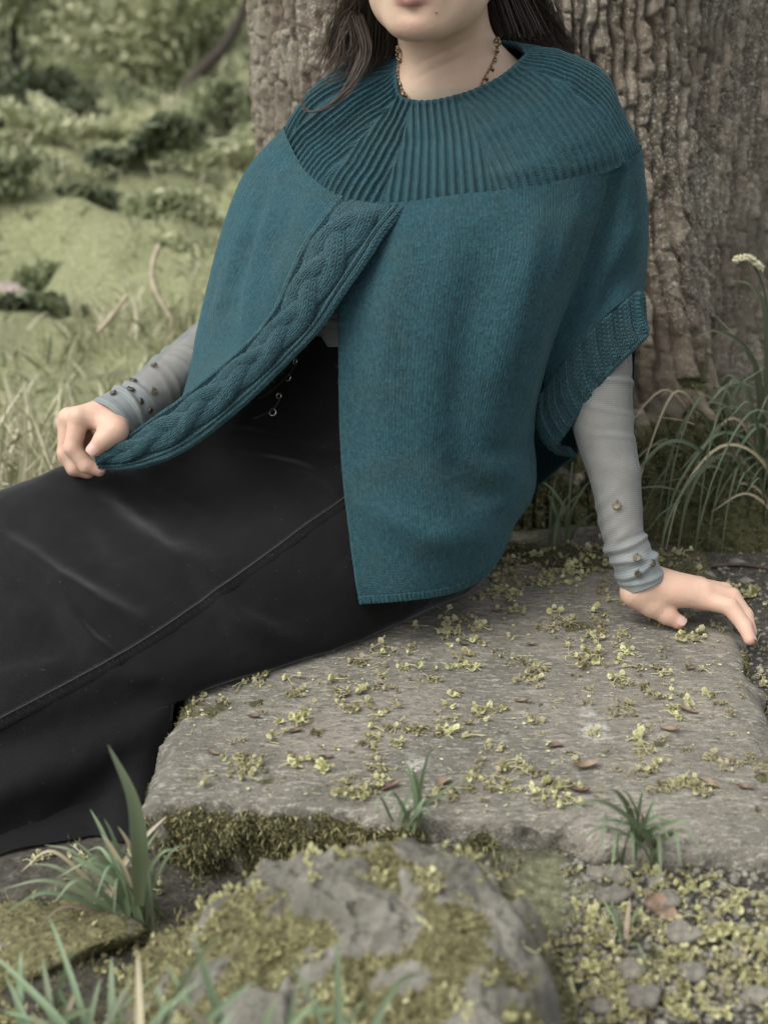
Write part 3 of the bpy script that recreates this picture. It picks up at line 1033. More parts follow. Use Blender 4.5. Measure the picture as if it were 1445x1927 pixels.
STONE_MAT = simple_mat('grey_stone', (0.185, 0.174, 0.142), 0.9, 0.45, 90, 1.0, 260)
PALE_STONE = simple_mat('pale_stone', (0.52, 0.50, 0.46), 0.9, 0.2, 20, 0.4, 100)
v, f = stone_mesh(0.085, 3, (1.1, 0.8, 0.55))
_c = W(110, 415, 5.2)
add('bank_stone', v + _c, f, PALE_STONE, None, _c, label='pale whitish stone half sunk in the bank far left', category='stone')
v, f = stone_mesh(0.09, 5, (1.2, 0.8, 0.5))
_c = W(20, 560, 4.3)
add('bank_stone', v + _c, f, simple_mat('pinkish_stone', (0.36, 0.30, 0.27), 0.9), None, _c, label='dull pinkish stone at the left edge in the mossy bank', category='stone')
_P = cr_path([W(345, 190, 8.4), W(372, 140, 8.5), W(420, 90, 8.6), W(455, 30, 8.7), W(470, -30, 8.8)], 14)
v, f = tube(_P, np.linspace(0.05, 0.02, 14), 8)
add('bare_branch', v, f, WOOD_MAT, None, _P[0], label='dark bare branch slanting up through the shrubs left of the trunk', category='branch')
DRY = simple_mat('dry_stalk', (0.42, 0.36, 0.26), 0.8)
_P = cr_path([W(300, 462, 3.6), W(288, 500, 3.58), W(292, 545, 3.55), W(330, 612, 3.5)], 14)
v, f = tube(_P, np.linspace(0.008, 0.006, 14), 6)
add('dry_stalk', v, f, DRY, None, _P[-1], label='pale dry stalk bent over in the grass left of her elbow', category='stalk')
_P = cr_path([W(240, 555, 3.3), W(215, 590, 3.3), W(185, 625, 3.3)], 10)
v, f = tube(_P, np.linspace(0.005, 0.006, 10), 6)
add('dry_stalk', v, f, DRY, None, _P[-1], label='short straight dry stalk leaning over the moss above her wrist', category='stalk')
_P = cr_path([W(330, 222, 7.0), W(400, 196, 7.05), W(470, 176, 7.1), W(530, 168, 7.1)], 10)
v, f = tube(_P, np.linspace(0.03, 0.05, 10), 8)
add('fallen_log', v, f, simple_mat('weathered_log', (0.36, 0.29, 0.22), 0.9), None, _P[1], label='pale fallen log lying along the top of the bank', category='log')
# ------------------------------------------------------------------ the seated woman
from mathutils.bvhtree import BVHTree

P0 = A([0.06, 1.80, SLAB_Z])          # where she sits


def skin_material():
    m = NT('skin')
    co = m.coord('Object')
    n1 = m.noise(co, 14, 4)
    n3 = m.noise(co, 900, 2, 0.6)
    col = m.ramp(n1, [(0.3, (0.56, 0.405, 0.290)), (0.7, (0.63, 0.475, 0.355))])
    red = m.node('ShaderNodeAttribute', attribute_name='flush').outputs['Fac']
    col = m.mix(m.math('MULTIPLY', red, 0.8), col, (0.58, 0.31, 0.24))
    mot = m.noise(co, 75, 4, 0.65)
    col = m.mix(m.math('MULTIPLY', m.step(mot, 0.45, 0.72), 0.30), col, (0.60, 0.33, 0.26))
    fr = m.noise(co, 330, 2, 0.5)
    col = m.mix(m.math('MULTIPLY', m.step(fr, 0.70, 0.76), 0.22), col, (0.34, 0.20, 0.14))
    lip = m.node('ShaderNodeAttribute', attribute_name='lip').outputs['Fac']
    col = m.mix(lip, col, (0.36, 0.18, 0.15))
    m.pbr(col, 0.50, m.bump(m.math('ADD', m.math('MULTIPLY', n3, 0.5), m.math('ADD', mot, m.noise(co, 280, 3, 0.6))), 0.32, 0.0012), **{'Subsurface Weight': 0.25, 'Subsurface Radius': (0.010, 0.004, 0.002), 'Subsurface Scale': 0.6,
                                                      'Specular IOR Level': 0.35})
    return m.m


SKIN = skin_material()

# --- head frame
hf = A([-0.30, -0.945, -0.10]); hf /= np.linalg.norm(hf)
hs = A([-hf[1], hf[0], 0.0]); hs /= np.linalg.norm(hs)
hs, hu = hs, np.cross(hs, hf)
if hu[2] < 0:
    hu = -hu
CHIN = W(780, 52, 1.672)
HC = CHIN - 0.088 * hf + 0.103 * hu
HR = np.stack([hs, hf, hu], 1)


def H(a, b, c):
    return HC + HR @ A([a, b, c])


def head_prims():
    p = [ell(H(0, -0.018, 0.035), (0.074, 0.094, 0.086), HR),
         ell(H(0, 0.022, -0.030), (0.061, 0.072, 0.085), HR, k=0.02)]
    for s in (-1, 1):
        p += [cone(H(s * 0.055, -0.008, -0.062), H(s * 0.022, 0.066, -0.096), 0.019, 0.0165, 0.028),
              ell(H(s * 0.036, 0.058, -0.034), (0.027, 0.024, 0.028), HR, k=0.02),
              ell(H(s * 0.043, 0.040, -0.072), (0.020, 0.028, 0.022), HR, k=0.025),
              cone(H(s * 0.012, 0.090, 0.022), H(s * 0.045, 0.074, 0.022), 0.010, 0.008, 0.015),
              ell(H(s * 0.074, -0.012, -0.012), (0.007, 0.018, 0.030), HR, k=0.006)]
    p += [ell(H(0, 0.080, -0.099), (0.025, 0.0185, 0.0175), HR, k=0.022),
          ell(H(0, 0.028, -0.086), (0.046, 0.052, 0.026), HR, k=0.025),
          ell(H(0, 0.080, -0.066), (0.030, 0.018, 0.026), HR, k=0.018),
          cone(H(0, 0.086, 0.010), H(0, 0.112, -0.030), 0.009, 0.011, 0.012),
          ell(H(0.012, 0.101, -0.036), (0.009, 0.010, 0.008), HR, k=0.006),
          ell(H(-0.012, 0.101, -0.036), (0.009, 0.010, 0.008), HR, k=0.006)]
    for s in (-1, 1):
        p.append(ell(H(s * 0.031, 0.092, 0.004), (0.017, 0.014, 0.011), HR, k=0.010, cut=True))
    for s in (-1, 1):
        p += [ell(H(s * 0.031, 0.0770, 0.0115), (0.0165, 0.0100, 0.0070), HR, k=0.004), ell(H(s * 0.031, 0.0765, -0.0055), (0.0155, 0.0092, 0.0058), HR, k=0.004)]
    p += [ell(H(0, 0.108, -0.0855), (0.022, 0.0085, 0.0055), HR, k=0.010, cut=True),
          cone(H(-0.021, 0.090, -0.0625), H(0, 0.0985, -0.0605), 0.0040, 0.0062, 0.004),
          cone(H(0.021, 0.090, -0.0625), H(0, 0.0985, -0.0605), 0.0040, 0.0062, 0.004),
          cone(H(-0.016, 0.0915, -0.0705), H(0, 0.0975, -0.0730), 0.0050, 0.0072, 0.004),
          cone(H(0.016, 0.0915, -0.0705), H(0, 0.0975, -0.0730), 0.0050, 0.0072, 0.004),
          ell(H(0, 0.108, -0.0663), (0.020, 0.010, 0.0014), HR, k=0.003, cut=True)]
    return p


NB = A([0.082, 1.812, 0.742])           # base of the neck
SHR = W(1085, 235, 1.825)                # her left shoulder (right in the picture)
SHL = W(645, 250, 1.865)


def trunk_prims():
    p = [cone(H(0.0, -0.030, -0.055), NB, 0.050, 0.0525, 0.02),
         cone(H(0.035, -0.005, -0.060), W(812, 150, 1.772), 0.012, 0.012, 0.03),   # the neck's front cords
         cone(H(-0.040, -0.01, -0.060), W(782, 152, 1.772), 0.010, 0.012, 0.03),
         cone(NB + A([0.02, 0.015, 0.0]), SHR + A([-0.03, 0, 0.0]), 0.046, 0.034, 0.05),
         cone(NB + A([-0.01, 0.03, -0.012]), SHL + A([0.035, 0.01, -0.005]), 0.040, 0.030, 0.04),
         ell(A([0.085, 1.825, 0.60]), (0.150, 0.085, 0.17), k=0.05),
         ell(A([0.085, 1.800, 0.660]), (0.105, 0.058, 0.072), k=0.04),
         cone(W(775, 180, 1.768), W(700, 245, 1.84), 0.012, 0.008, 0.03),
         cone(W(812, 172, 1.765), W(1030, 165, 1.79), 0.014, 0.012, 0.03),
         ell(A([0.005, 1.745, 0.555]), (0.062, 0.055, 0.060), k=0.04),
         ell(A([0.155, 1.735, 0.555]), (0.062, 0.055, 0.060), k=0.04),
         cone(A([0.08, 1.81, 0.47]), A([0.035, 1.835, 0.25]), 0.105, 0.095, 0.05),
         ell(A([0.035, 1.84, 0.205]), (0.115, 0.095, 0.095), k=0.04)]
    return p


# arms follow the sleeves: (point, radius of the sleeve there)
ARM_R = [(SHR, 0.046), (W(1110, 470, 1.775), 0.044), (W(1126, 610, 1.72), 0.040), (W(1130, 715, 1.70), 0.0375), (W(1134, 800, 1.685), 0.0375),
         (W(1157, 900, 1.66), 0.0315), (W(1171, 1000, 1.635), 0.0270), (W(1190, 1052, 1.622), 0.0262), (G(1209, 1100, 0.155), 0.0275)]
ARM_L = [(SHL, 0.044), (W(525, 440, 1.87), 0.040), (W(455, 600, 1.85), 0.037), (W(405, 645, 1.80), 0.036), (W(352, 688, 1.735), 0.033), (W(300, 728, 1.685), 0.030),
         (W(258, 758, 1.655), 0.0280), (W(222, 782, 1.635), 0.0310), (W(210, 794, 1.628), 0.0340)]
KN, KF = W(120, 1040, 1.60), W(90, 985, 1.70)


def limb_prims():
    p = []
    for arm in (ARM_R, ARM_L):
        for (a, ra), (b, rb) in zip(arm[:-1], arm[1:]):
            p.append(cone(a, b, ra - 0.005, rb - 0.005, 0.01))
    AN, AF = W(-190, 1470, 1.385), W(-200, 1370, 1.47)
    p += [cone(A([0.03, 1.765, 0.175]), KN, 0.062, 0.042, 0.03), cone(A([0.01, 1.85, 0.175]), KF, 0.062, 0.042, 0.03),
          cone(KN, AN, 0.042, 0.030, 0.01), cone(KF, AF, 0.042, 0.030, 0.01)]
    for an in (AN, AF):
        toe = an + A([-0.06, -0.02, -0.035])
        p += [cone(an + A([0.03, 0.02, -0.01]), toe, 0.034, 0.022, 0.02)]
    return p


DYL = 0.045


def hand_left():
    w = lambda x, y, Y: W(x, y, Y + DYL)
    wr = w(224, 781, 1.59)
    F = {'index': [w(150, 784, 1.563), w(138, 843, 1.556), w(163, 876, 1.552), w(187, 885, 1.553)],
         'middle': [w(131, 787, 1.582), w(126, 852, 1.576), w(142, 880, 1.570), w(166, 889, 1.572)],
         'ring': [w(127, 797, 1.602), w(126, 858, 1.598), w(140, 882, 1.592), w(160, 889, 1.594)],
         'pinky': [w(134, 806, 1.620), w(133, 856, 1.616), w(143, 876, 1.612), w(158, 884, 1.612)]}
    p = [cone(wr + (ARM_L[-3][0] - wr) * 0.6, wr, 0.0225, 0.0235, 0.01)]
    for n, (dy, rr) in {'index': (-0.010, 0.0128), 'middle': (0.0, 0.0130), 'ring': (0.010, 0.0125), 'pinky': (0.018, 0.0115)}.items():
        c0 = wr + A([0, dy * 0.55, 0.002])
        m = F[n][0]
        p.append(cone(c0, m, 0.0185, rr, 0.012))
        R = {'index': (0.0117, 0.0108, 0.0092, 0.0076), 'middle': (0.0120, 0.0108, 0.0094, 0.0078), 'ring': (0.0115, 0.0104, 0.0088, 0.0074), 'pinky': (0.0100, 0.0088, 0.0078, 0.0066)}[n]
        q = F[n]
        for k in range(3):
            p.append(cone(q[k], q[k + 1], R[k] * (0.985 if k else 1), R[k + 1], 0.0035))
    p.append(cone(w(208, 806, 1.612), w(158, 828, 1.604), 0.016, 0.0125, 0.008))
    T = [w(236, 796, 1.568), w(217, 811, 1.548), w(196, 828, 1.541), w(180, 845, 1.538)]
    p += [cone(w(221, 793, 1.582), T[1], 0.0170, 0.0142, 0.012), cone(T[1], T[2], 0.0140, 0.0119, 0.005), cone(T[2], T[3], 0.0116, 0.0095, 0.004),
          cone(T[1], F['index'][0] * 0.6 + wr * 0.4, 0.010, 0.010, 0.014)]
    return p, F, T


def hand_right():
    wr = G(1212, 1100, 0.153)
    F = {'index': [G(1320, 1127, 0.139), G(1372, 1141, 0.136), G(1400, 1178, 0.118), G(1410, 1203, 0.1085)],
         'middle': [G(1322, 1111, 0.148), G(1376, 1123, 0.140), G(1402, 1158, 0.122), G(1412, 1190, 0.109)],
         'ring': [G(1312, 1104, 0.147), G(1362, 1112, 0.138), G(1388, 1140, 0.120), G(1398, 1165, 0.108)],
         'pinky': [G(1300, 1102, 0.140), G(1340, 1108, 0.130), G(1362, 1124, 0.117), G(1374, 1142, 0.108)]}
    p = [cone(wr + A([-0.012, 0.004, 0.03]), wr, 0.0215, 0.0225, 0.01)]
    for n, (dy, rr) in {'index': (-0.008, 0.0132), 'middle': (0.004, 0.0132), 'ring': (0.014, 0.0125), 'pinky': (0.022, 0.0115)}.items():
        c0 = wr + A([0.0, dy, 0.0])
        p.append(cone(c0, F[n][0], 0.0185, rr, 0.012))
        R = {'index': (0.0124, 0.0108, 0.0090, 0.0074), 'middle': (0.0125, 0.0108, 0.0092, 0.0076), 'ring': (0.0118, 0.0104, 0.0086, 0.0072), 'pinky': (0.0104, 0.0088, 0.0076, 0.0064)}[n]
        q = F[n]
        for k in range(3):
            p.append(cone(q[k], q[k + 1], R[k] * (0.985 if k else 1), R[k + 1], 0.0035))
    T = [G(1195, 1116, 0.145), G(1226, 1139, 0.131), G(1254, 1157, 0.120), G(1275, 1170, 0.1125)]
    p += [cone(T[0], T[1], 0.0190, 0.0142, 0.012), cone(T[1], T[2], 0.0140, 0.0119, 0.005), cone(T[2], T[3], 0.0117, 0.0092, 0.004),
          cone(T[1] + A([0, 0.004, 0.003]), F['index'][0] * 0.6 + wr * 0.4, 0.010, 0.011, 0.014)]
    return p, F, T


def bounds(prims, m=0.03):
    lo, hi = np.full(3, 9.), np.full(3, -9.)
    for p in prims:
        for c, r in (((p['a'], p['ra']), (p['b'], p['rb'])) if p['t'] == 'cone' else ((p['c'], max(p['r'])),)):
            lo, hi = np.minimum(lo, A(c) - r - m), np.maximum(hi, A(c) + r + m)
    return lo, hi


def build_body():
    bag = Bag()
    hl, FL_, TL = hand_left()
    hr, FR_, TR = hand_right()
    head = head_prims()
    tp = trunk_prims()
    # head, neck and the top of the chest finely; the covered rest coarsely; the hands very finely
    top = head + tp + [q for q in limb_prims()[:2]]
    lo, hi = bounds(head)
    lo = A([lo[0] - 0.04, lo[1], 0.64]); hi = A([hi[0] + 0.06, hi[1], hi[2]])
    for prims, (l, h), res in ((top, (lo, hi), 0.0029), (tp + limb_prims(), bounds(tp + limb_prims()), 0.0095), (hl, bounds(hl), 0.00135), (hr, bounds(hr), 0.00135)):
        v, f = sdf_mesh(prims, l, h, res)
        if prims is top:
            ok = (v[f][:, :, 2] > 0.66).all(1)
            f = f[ok]
        elif res > 0.005:
            # leave out what the fine head and neck mesh covers
            c = v[f].mean(1)
            f = f[~((c[:, 2] > 0.735) & (np.abs(c[:, 0] - 0.08) < 0.085))]
        bag.put(v, f)
    V, F, _ = bag.get()
    F = F[0]
    used = np.unique(F)
    mp = np.full(len(V), -1)
    mp[used] = np.arange(len(used))
    V, F = V[used], mp[F]
    # soft creases across the neck
    for z0, x0, x1 in ((0.767, 0.030, 0.118), (0.752, 0.028, 0.105)):
        q = V[:, 2] - (z0 + 0.44 * (V[:, 0] - 0.0425))
        g_ = np.exp(-(q / 0.0030) ** 2) * sstep(x0, x0 + 0.025, V[:, 0]) * sstep(x1, x1 - 0.03, V[:, 0]) * (V[:, 1] < 1.80) * (V[:, 1] > 1.70)
        V[:, 1] += 0.0016 * g_
    # flush of the fingertips, knuckles and chin; lips
    fl = np.zeros(len(V))
    for FF, TT in ((FL_, TL), (FR_, TR)):
        for q in list(FF.values()) + [TT]:
            for k, a in ((0, 0.55), (1, 0.60), (-1, 0.95)):
                d = np.linalg.norm(V - q[k], axis=1)
                fl = np.maximum(fl, a * np.exp(-(d / 0.020) ** 2))
    for c in (FL_['index'][0], FR_['index'][0]):
        fl = np.maximum(fl, 0.42 * sstep(0.16, 0.11, np.linalg.norm(V - c, axis=1)))
    loc = (V - HC) @ HR
    lip = np.exp(-(loc[:, 0] / 0.021) ** 4) * sstep(-0.0812, -0.0792, loc[:, 2]) * sstep(-0.052, -0.055, loc[:, 2]) * (loc[:, 1] > 0.086)
    fl = np.maximum(fl, 0.35 * np.exp(-((loc[:, 0] / 0.03) ** 2 + ((loc[:, 2] + 0.10) / 0.02) ** 2)) * (loc[:, 1] > 0.06))
    body = add('person', V, F, SKIN, None, P0, attrs={'flush': fl, 'lip': lip},
               label='seated woman in a teal knitted poncho and long black skirt leaning on her hand', category='person')
    bvh = BVHTree.FromPolygons([tuple(q) for q in V], [tuple(q) for q in F.tolist()])
    # nails
    nail_m = NT('nail')
    nail_m.pbr((0.55, 0.37, 0.31), 0.34, **{'Specular IOR Level': 0.35})
    for (q, r, up) in ((TL, 0.0095, None), (FL_['index'], 0.0076, None), (TR, 0.0092, None), (FR_['index'], 0.0074, None)):
        tip, prev = q[-1], q[-2]
        ax = (tip - prev) / np.linalg.norm(tip - prev)
        view = A([0, 0, CAM_Z]) - tip
        view /= np.linalg.norm(view)
        if q is TL:
            upv = view + A([-0.1, 0, 0.5])
        elif q is TR:
            upv = view * 0.7 + A([0.0, 0, 0.8])
        elif q is FL_['index']:
            upv = view * 0.5 + A([0.3, 0.0, 0.6])
        else:
            upv = A([0.9, -0.25, 0.35])
        upv = upv - ax * (upv @ ax)
        upv /= np.linalg.norm(upv)
        sd = np.cross(ax, upv)
        L, wd = r * 1.25, r * 0.72
        a = np.linspace(-1, 1, 9)
        b = np.linspace(-1, 1, 11)
        BB, AA = np.meshgrid(b, a, indexing='ij')
        prof = np.sqrt(np.clip(1 - (np.abs(BB) ** 4) * 0.75, 0, 1))
        ang = AA * prof * 0.85
        rr = r * (1 - 0.10 * np.clip(BB, 0, 1) ** 2) + 0.0004
        pts = tip + ax * (0.1 * r + BB[..., None] * L * 0.62) + upv * (np.cos(ang) * rr)[..., None] + sd * (np.sin(ang) * rr)[..., None]
        add('fingernail', pts, grid_faces(11, 9), nail_m.m, body)
    # eyes above the picture's edge
    wm = NT('eye_white'); wm.pbr((0.7, 0.68, 0.64), 0.2)
    im = NT('iris_brown'); im.pbr((0.05, 0.025, 0.012), 0.15)
    for s in (-1, 1):
        v, f = stone_mesh(0.0122, 1, (1, 1, 1), rough=0.0)
        c = H(s * 0.031, 0.0715, 0.0035)
        d = (v @ hf) / 0.0122
        e = add('eye', v + c, f, wm.m, body)
        v2, f2 = stone_mesh(0.0056, 2, (1, 1, 1), rough=0.0)
        add('iris', v2 + c + hf * 0.0078, f2, im.m, e)
    # small mole beside the chin
    return body, bvh, (FL_, TL, FR_, TR)


BODY, BODY_BVH, HANDS = build_body()


def cast(bvh, px, py):
    o = Vector((0, 0, CAM_Z))
    d = Vector(W(px, py, 1.0)) - o
    h, n, i, dist = bvh.ray_cast(o, d.normalized())
    if h is None:
        return None, None
    n = A(n)
    if n @ A(d) > 0:
        n = -n
    return A(h), n


_h, _n = cast(BODY_BVH, 820, 23)
if _h is not None:
    v, f = stone_mesh(0.0018, 4, (1, 1, 0.7), rough=0.05)
    mm = NT('mole'); mm.pbr((0.36, 0.22, 0.16), 0.6)
    add('mole', v + _h, f, mm.m, BODY)


# ---- cloth helpers
def ctrl(rows):
    return A([[W(*c) for c in r] for r in rows])


def px_dist(g, poly):
    """distance in photo pixels of grid points to a polyline, with the position along it"""
    q = proj(g)
    best = np.full(len(q), 1e9)
    along = np.zeros(len(q))
    poly = A(poly, float)
    for i in range(len(poly) - 1):
        a, b = poly[i], poly[i + 1]
        ab = b - a
        t = np.clip(((q - a) @ ab) / (ab @ ab), 0, 1)
        d = np.linalg.norm(q - a - t[:, None] * ab, axis=1)
        s = d < best
        best[s] = d[s]
        along[s] = (i + t[s]) / (len(poly) - 1)
    return best.reshape(g.shape[:2]), along.reshape(g.shape[:2])


def ridges(g, out, items):
    h = np.zeros(g.shape[:2])
    for poly, wid, amp in items:
        d, t = px_dist(g, poly)
        h += amp * np.exp(-(d / wid) ** 2) * np.sin(np.pi * np.clip(0.08 + 0.84 * t, 0, 1)) ** 0.7
    return g + out * h[..., None]


def roll(g, out, side, r=0.0025, n=5):
    """turn an edge of a cloth grid under: side 'l','r','b','t'"""
    gg = g if side in 'lr' else np.swapaxes(g, 0, 1)
    oo = out if side in 'lr' else np.swapaxes(out, 0, 1)
    if side in 'lt':
        gg, oo = gg[:, ::-1], oo[:, ::-1]
    e, o = gg[:, -1], oo[:, -1]
    t = e - gg[:, -3]
    t /= np.linalg.norm(t, axis=1, keepdims=True) + 1e-9
    t = t - o * (t * o).sum(1, keepdims=True)
    t /= np.linalg.norm(t, axis=1, keepdims=True) + 1e-9
    a = np.linspace(0, np.pi, n + 1)[1:]
    ext = e[:, None] + r * (np.sin(a)[None, :, None] * t[:, None] - (1 - np.cos(a))[None, :, None] * o[:, None])
    back = ext[:, -1:] - t[:, None] * A([0.006, 0.014])[None, :, None]
    ext = np.concatenate([ext, back], 1)
    gg = np.concatenate([gg, ext], 1)
    if side in 'lt':
        gg = gg[:, ::-1]
    return gg if side in 'lr' else np.swapaxes(gg, 0, 1)


SW, SH = 0.0037, 0.0030


def knit_mat(name, sw=SW, sh=SH, strength=0.5, dist=0.0008, tint=1.0):
    """stocking stitch: V-shaped loops in cloth coordinates (metres), heathered teal yarn"""
    m = NT(name)
    uv = m.node('ShaderNodeUVMap', uv_map='cloth').outputs[0]
    co = m.coord('Object')
    jit = m.node('ShaderNodeTexNoise', {'Vector': uv, 'Scale': 90.0, 'Detail': 2.0}).outputs['Color']
    uvj = m.node('ShaderNodeVectorMath', {0: m.node('ShaderNodeVectorMath', {0: jit, 1: (0.5, 0.5, 0.5)}, operation='SUBTRACT').outputs[0], 'Scale': 0.0016}, operation='SCALE').outputs[0]
    uv = m.node('ShaderNodeVectorMath', {0: uv, 1: uvj}, operation='ADD').outputs[0]
    sp = m.node('ShaderNodeSeparateXYZ', {0: uv})
    x = m.math('FRACT', m.math('DIVIDE', sp.outputs['X'], sw))
    a = m.math('MULTIPLY', m.math('ABSOLUTE', m.math('SUBTRACT', x, 0.5)), 2.0)      # 0 centre of wale, 1 between wales
    y = m.math('DIVIDE', sp.outputs['Y'], sh)
    ph = m.math('FRACT', m.math('ADD', y, m.math('MULTIPLY', a, -0.75)))
    loop = m.math('SINE', m.math('MULTIPLY', ph, math.pi))
    leg = m.math('SINE', m.math('MULTIPLY', a, math.pi))
    h = m.math('MULTIPLY', m.math('POWER', loop, 0.7), m.math('MULTIPLY_ADD', leg, 0.75, 0.25))
    fuzz = m.noise(co, 1300, 3, 0.7)
    n1 = m.noise(co, 330, 3, 0.6)
    n0 = m.noise(co, 16, 4, 0.6)
    c1 = tuple(tint * c for c in (0.0170, 0.056, 0.070))
    c2 = tuple(tint * c for c in (0.029, 0.085, 0.104))
    c3 = tuple(tint * c for c in (0.036, 0.062, 0.055))
    col = m.ramp(n1, [(0.30, c1), (0.55, tuple((p + q) / 2 for p, q in zip(c1, c2))), (0.75, c2)])
    col = m.mix(m.math('MULTIPLY', m.step(m.noise(co, 520, 2, 0.6), 0.55, 0.68), 0.30), col, c3)
    col = m.mix(m.math('MULTIPLY', m.step(n0, 0.45, 0.70), 0.35), col, c3)
    col = m.mix(m.math('MULTIPLY', m.step(fuzz, 0.66, 0.76), 0.20), col, (0.15, 0.22, 0.23))
    cx = m.math('FLOOR', m.math('DIVIDE', sp.outputs['X'], sw))
    cy = m.math('FLOOR', m.math('ADD', y, m.math('MULTIPLY', a, -0.75)))
    cv = m.node('ShaderNodeCombineXYZ', {0: cx, 1: cy})
    wn = m.node('ShaderNodeTexWhiteNoise', {'Vector': cv.outputs[0]}, noise_dimensions='2D').outputs['Value']
    hv = m.node('ShaderNodeHueSaturation', {'Color': col, 'Value': m.math('MULTIPLY_ADD', wn, 0.36, 0.82)})
    col = hv.outputs[0]
    hh = m.math('ADD', h, m.math('MULTIPLY', fuzz, 0.30))
    nrm = m.bump(hh, strength, dist)
    m.pbr(col, 0.85, nrm, **{'Sheen Weight': 0.22, 'Sheen Roughness': 0.45, 'Sheen Tint': (0.45, 0.75, 0.80, 1.0), 'Specular IOR Level': 0.2})
    return m.m


KNIT = knit_mat('teal_knit')
KNIT_RIB = knit_mat('teal_rib_knit', 0.0045, 0.0032, 0.9, 0.0012)
KNIT_CABLE = knit_mat('teal_cable_knit', 0.0066, 0.0056, 1.0, 0.0036, 1.12)


def fuzz_on(V, F, n, rng_seed, weight=None, length=0.004):
    r_ = np.random.default_rng(rng_seed)
    return None


def cloth(name, g, mat, parent, uv=None):
    nv, nu = g.shape[:2]
    F = grid_faces(nv, nu)[:, ::-1]
    return add(name, g, F, mat, parent, uv=grid_uv(g) if uv is None else uv)


def stitches(g, amp=0.0021, step=0.00112):
    """the same cloth, fine enough for every stitch to stand up: returns grid, outward normals, cloth coordinates"""
    uv = grid_uv(g)
    NV, NU = int(uv[-1, 0, 1] / step) + 2, int(uv[0, -1, 0] / step) + 2
    g, _, _ = surf(g, NV, NU)
    uv = grid_uv(g)
    out = -grid_normals(g)
    ju = 0.0011 * n2(uv[..., 0], uv[..., 1], 70, 15, 2)
    jv = 0.0011 * n2(uv[..., 0], uv[..., 1], 70, 19, 2)
    x = (uv[..., 0] + ju) / SW
    a = np.abs(x - np.floor(x) - 0.5) * 2
    wale = _hash(np.floor(x).astype(np.int64) + 900, np.zeros_like(x, dtype=np.int64), np.zeros_like(x, dtype=np.int64), 11) / 65535.0
    p = (uv[..., 1] + jv) / SH - 0.75 * a + 0.8 * wale
    h = (0.35 + 0.65 * np.sin(np.pi * (p - np.floor(p)))) * (1 - 0.55 * a ** 3) * (0.8 + 0.2 * np.sin(np.pi * a))
    tens = 1.0 + 0.22 * noise(np.stack([np.floor(x * 2), np.floor(p), 0 * x], -1) + 0.37, 1.0, 5)
    return g + out * (amp * (h * tens - 0.5))[..., None], out, uv


# ---- poncho: yoke ring
YK = [  # neck, mid, mid, bottom for stations round the neck (left of the picture -> front -> right -> back)
    [(750, 110, 1.80), (655, 127, 1.825), (588, 170, 1.835), (533, 245, 1.845)],
    [(745, 150, 1.757), (678, 190, 1.765), (603, 248, 1.775), (548, 297, 1.785)],
    [(752, 180, 1.737), (715, 238, 1.72), (668, 303, 1.70), (622, 362, 1.692)],
    [(780, 191, 1.727), (766, 255, 1.70), (748, 325, 1.672), (726, 387, 1.652)],
    [(825, 190, 1.722), (838, 250, 1.688), (845, 312, 1.657), (850, 374, 1.635)],
    [(885, 173, 1.718), (925, 227, 1.685), (960, 295, 1.655), (985, 360, 1.635)],
    [(940, 146, 1.724), (1008, 190, 1.695), (1063, 262, 1.672), (1102, 335, 1.665)],
    [(974, 118, 1.742), (1058, 148, 1.727), (1130, 213, 1.716), (1183, 303, 1.714)],
    [(990, 97, 1.785), (1064, 103, 1.792), (1137, 142, 1.80), (1198, 280, 1.812)],
    [(955, 80, 1.84), (1010, 105, 1.885), (1075, 180, 1.92), (1115, 300, 1.935)],
    [(850, 72, 1.872), (850, 98, 1.93), (850, 180, 1.965), (850, 290, 1.975)],
    [(775, 88, 1.85), (700, 120, 1.905), (645, 190, 1.945), (595, 285, 1.945)],
]


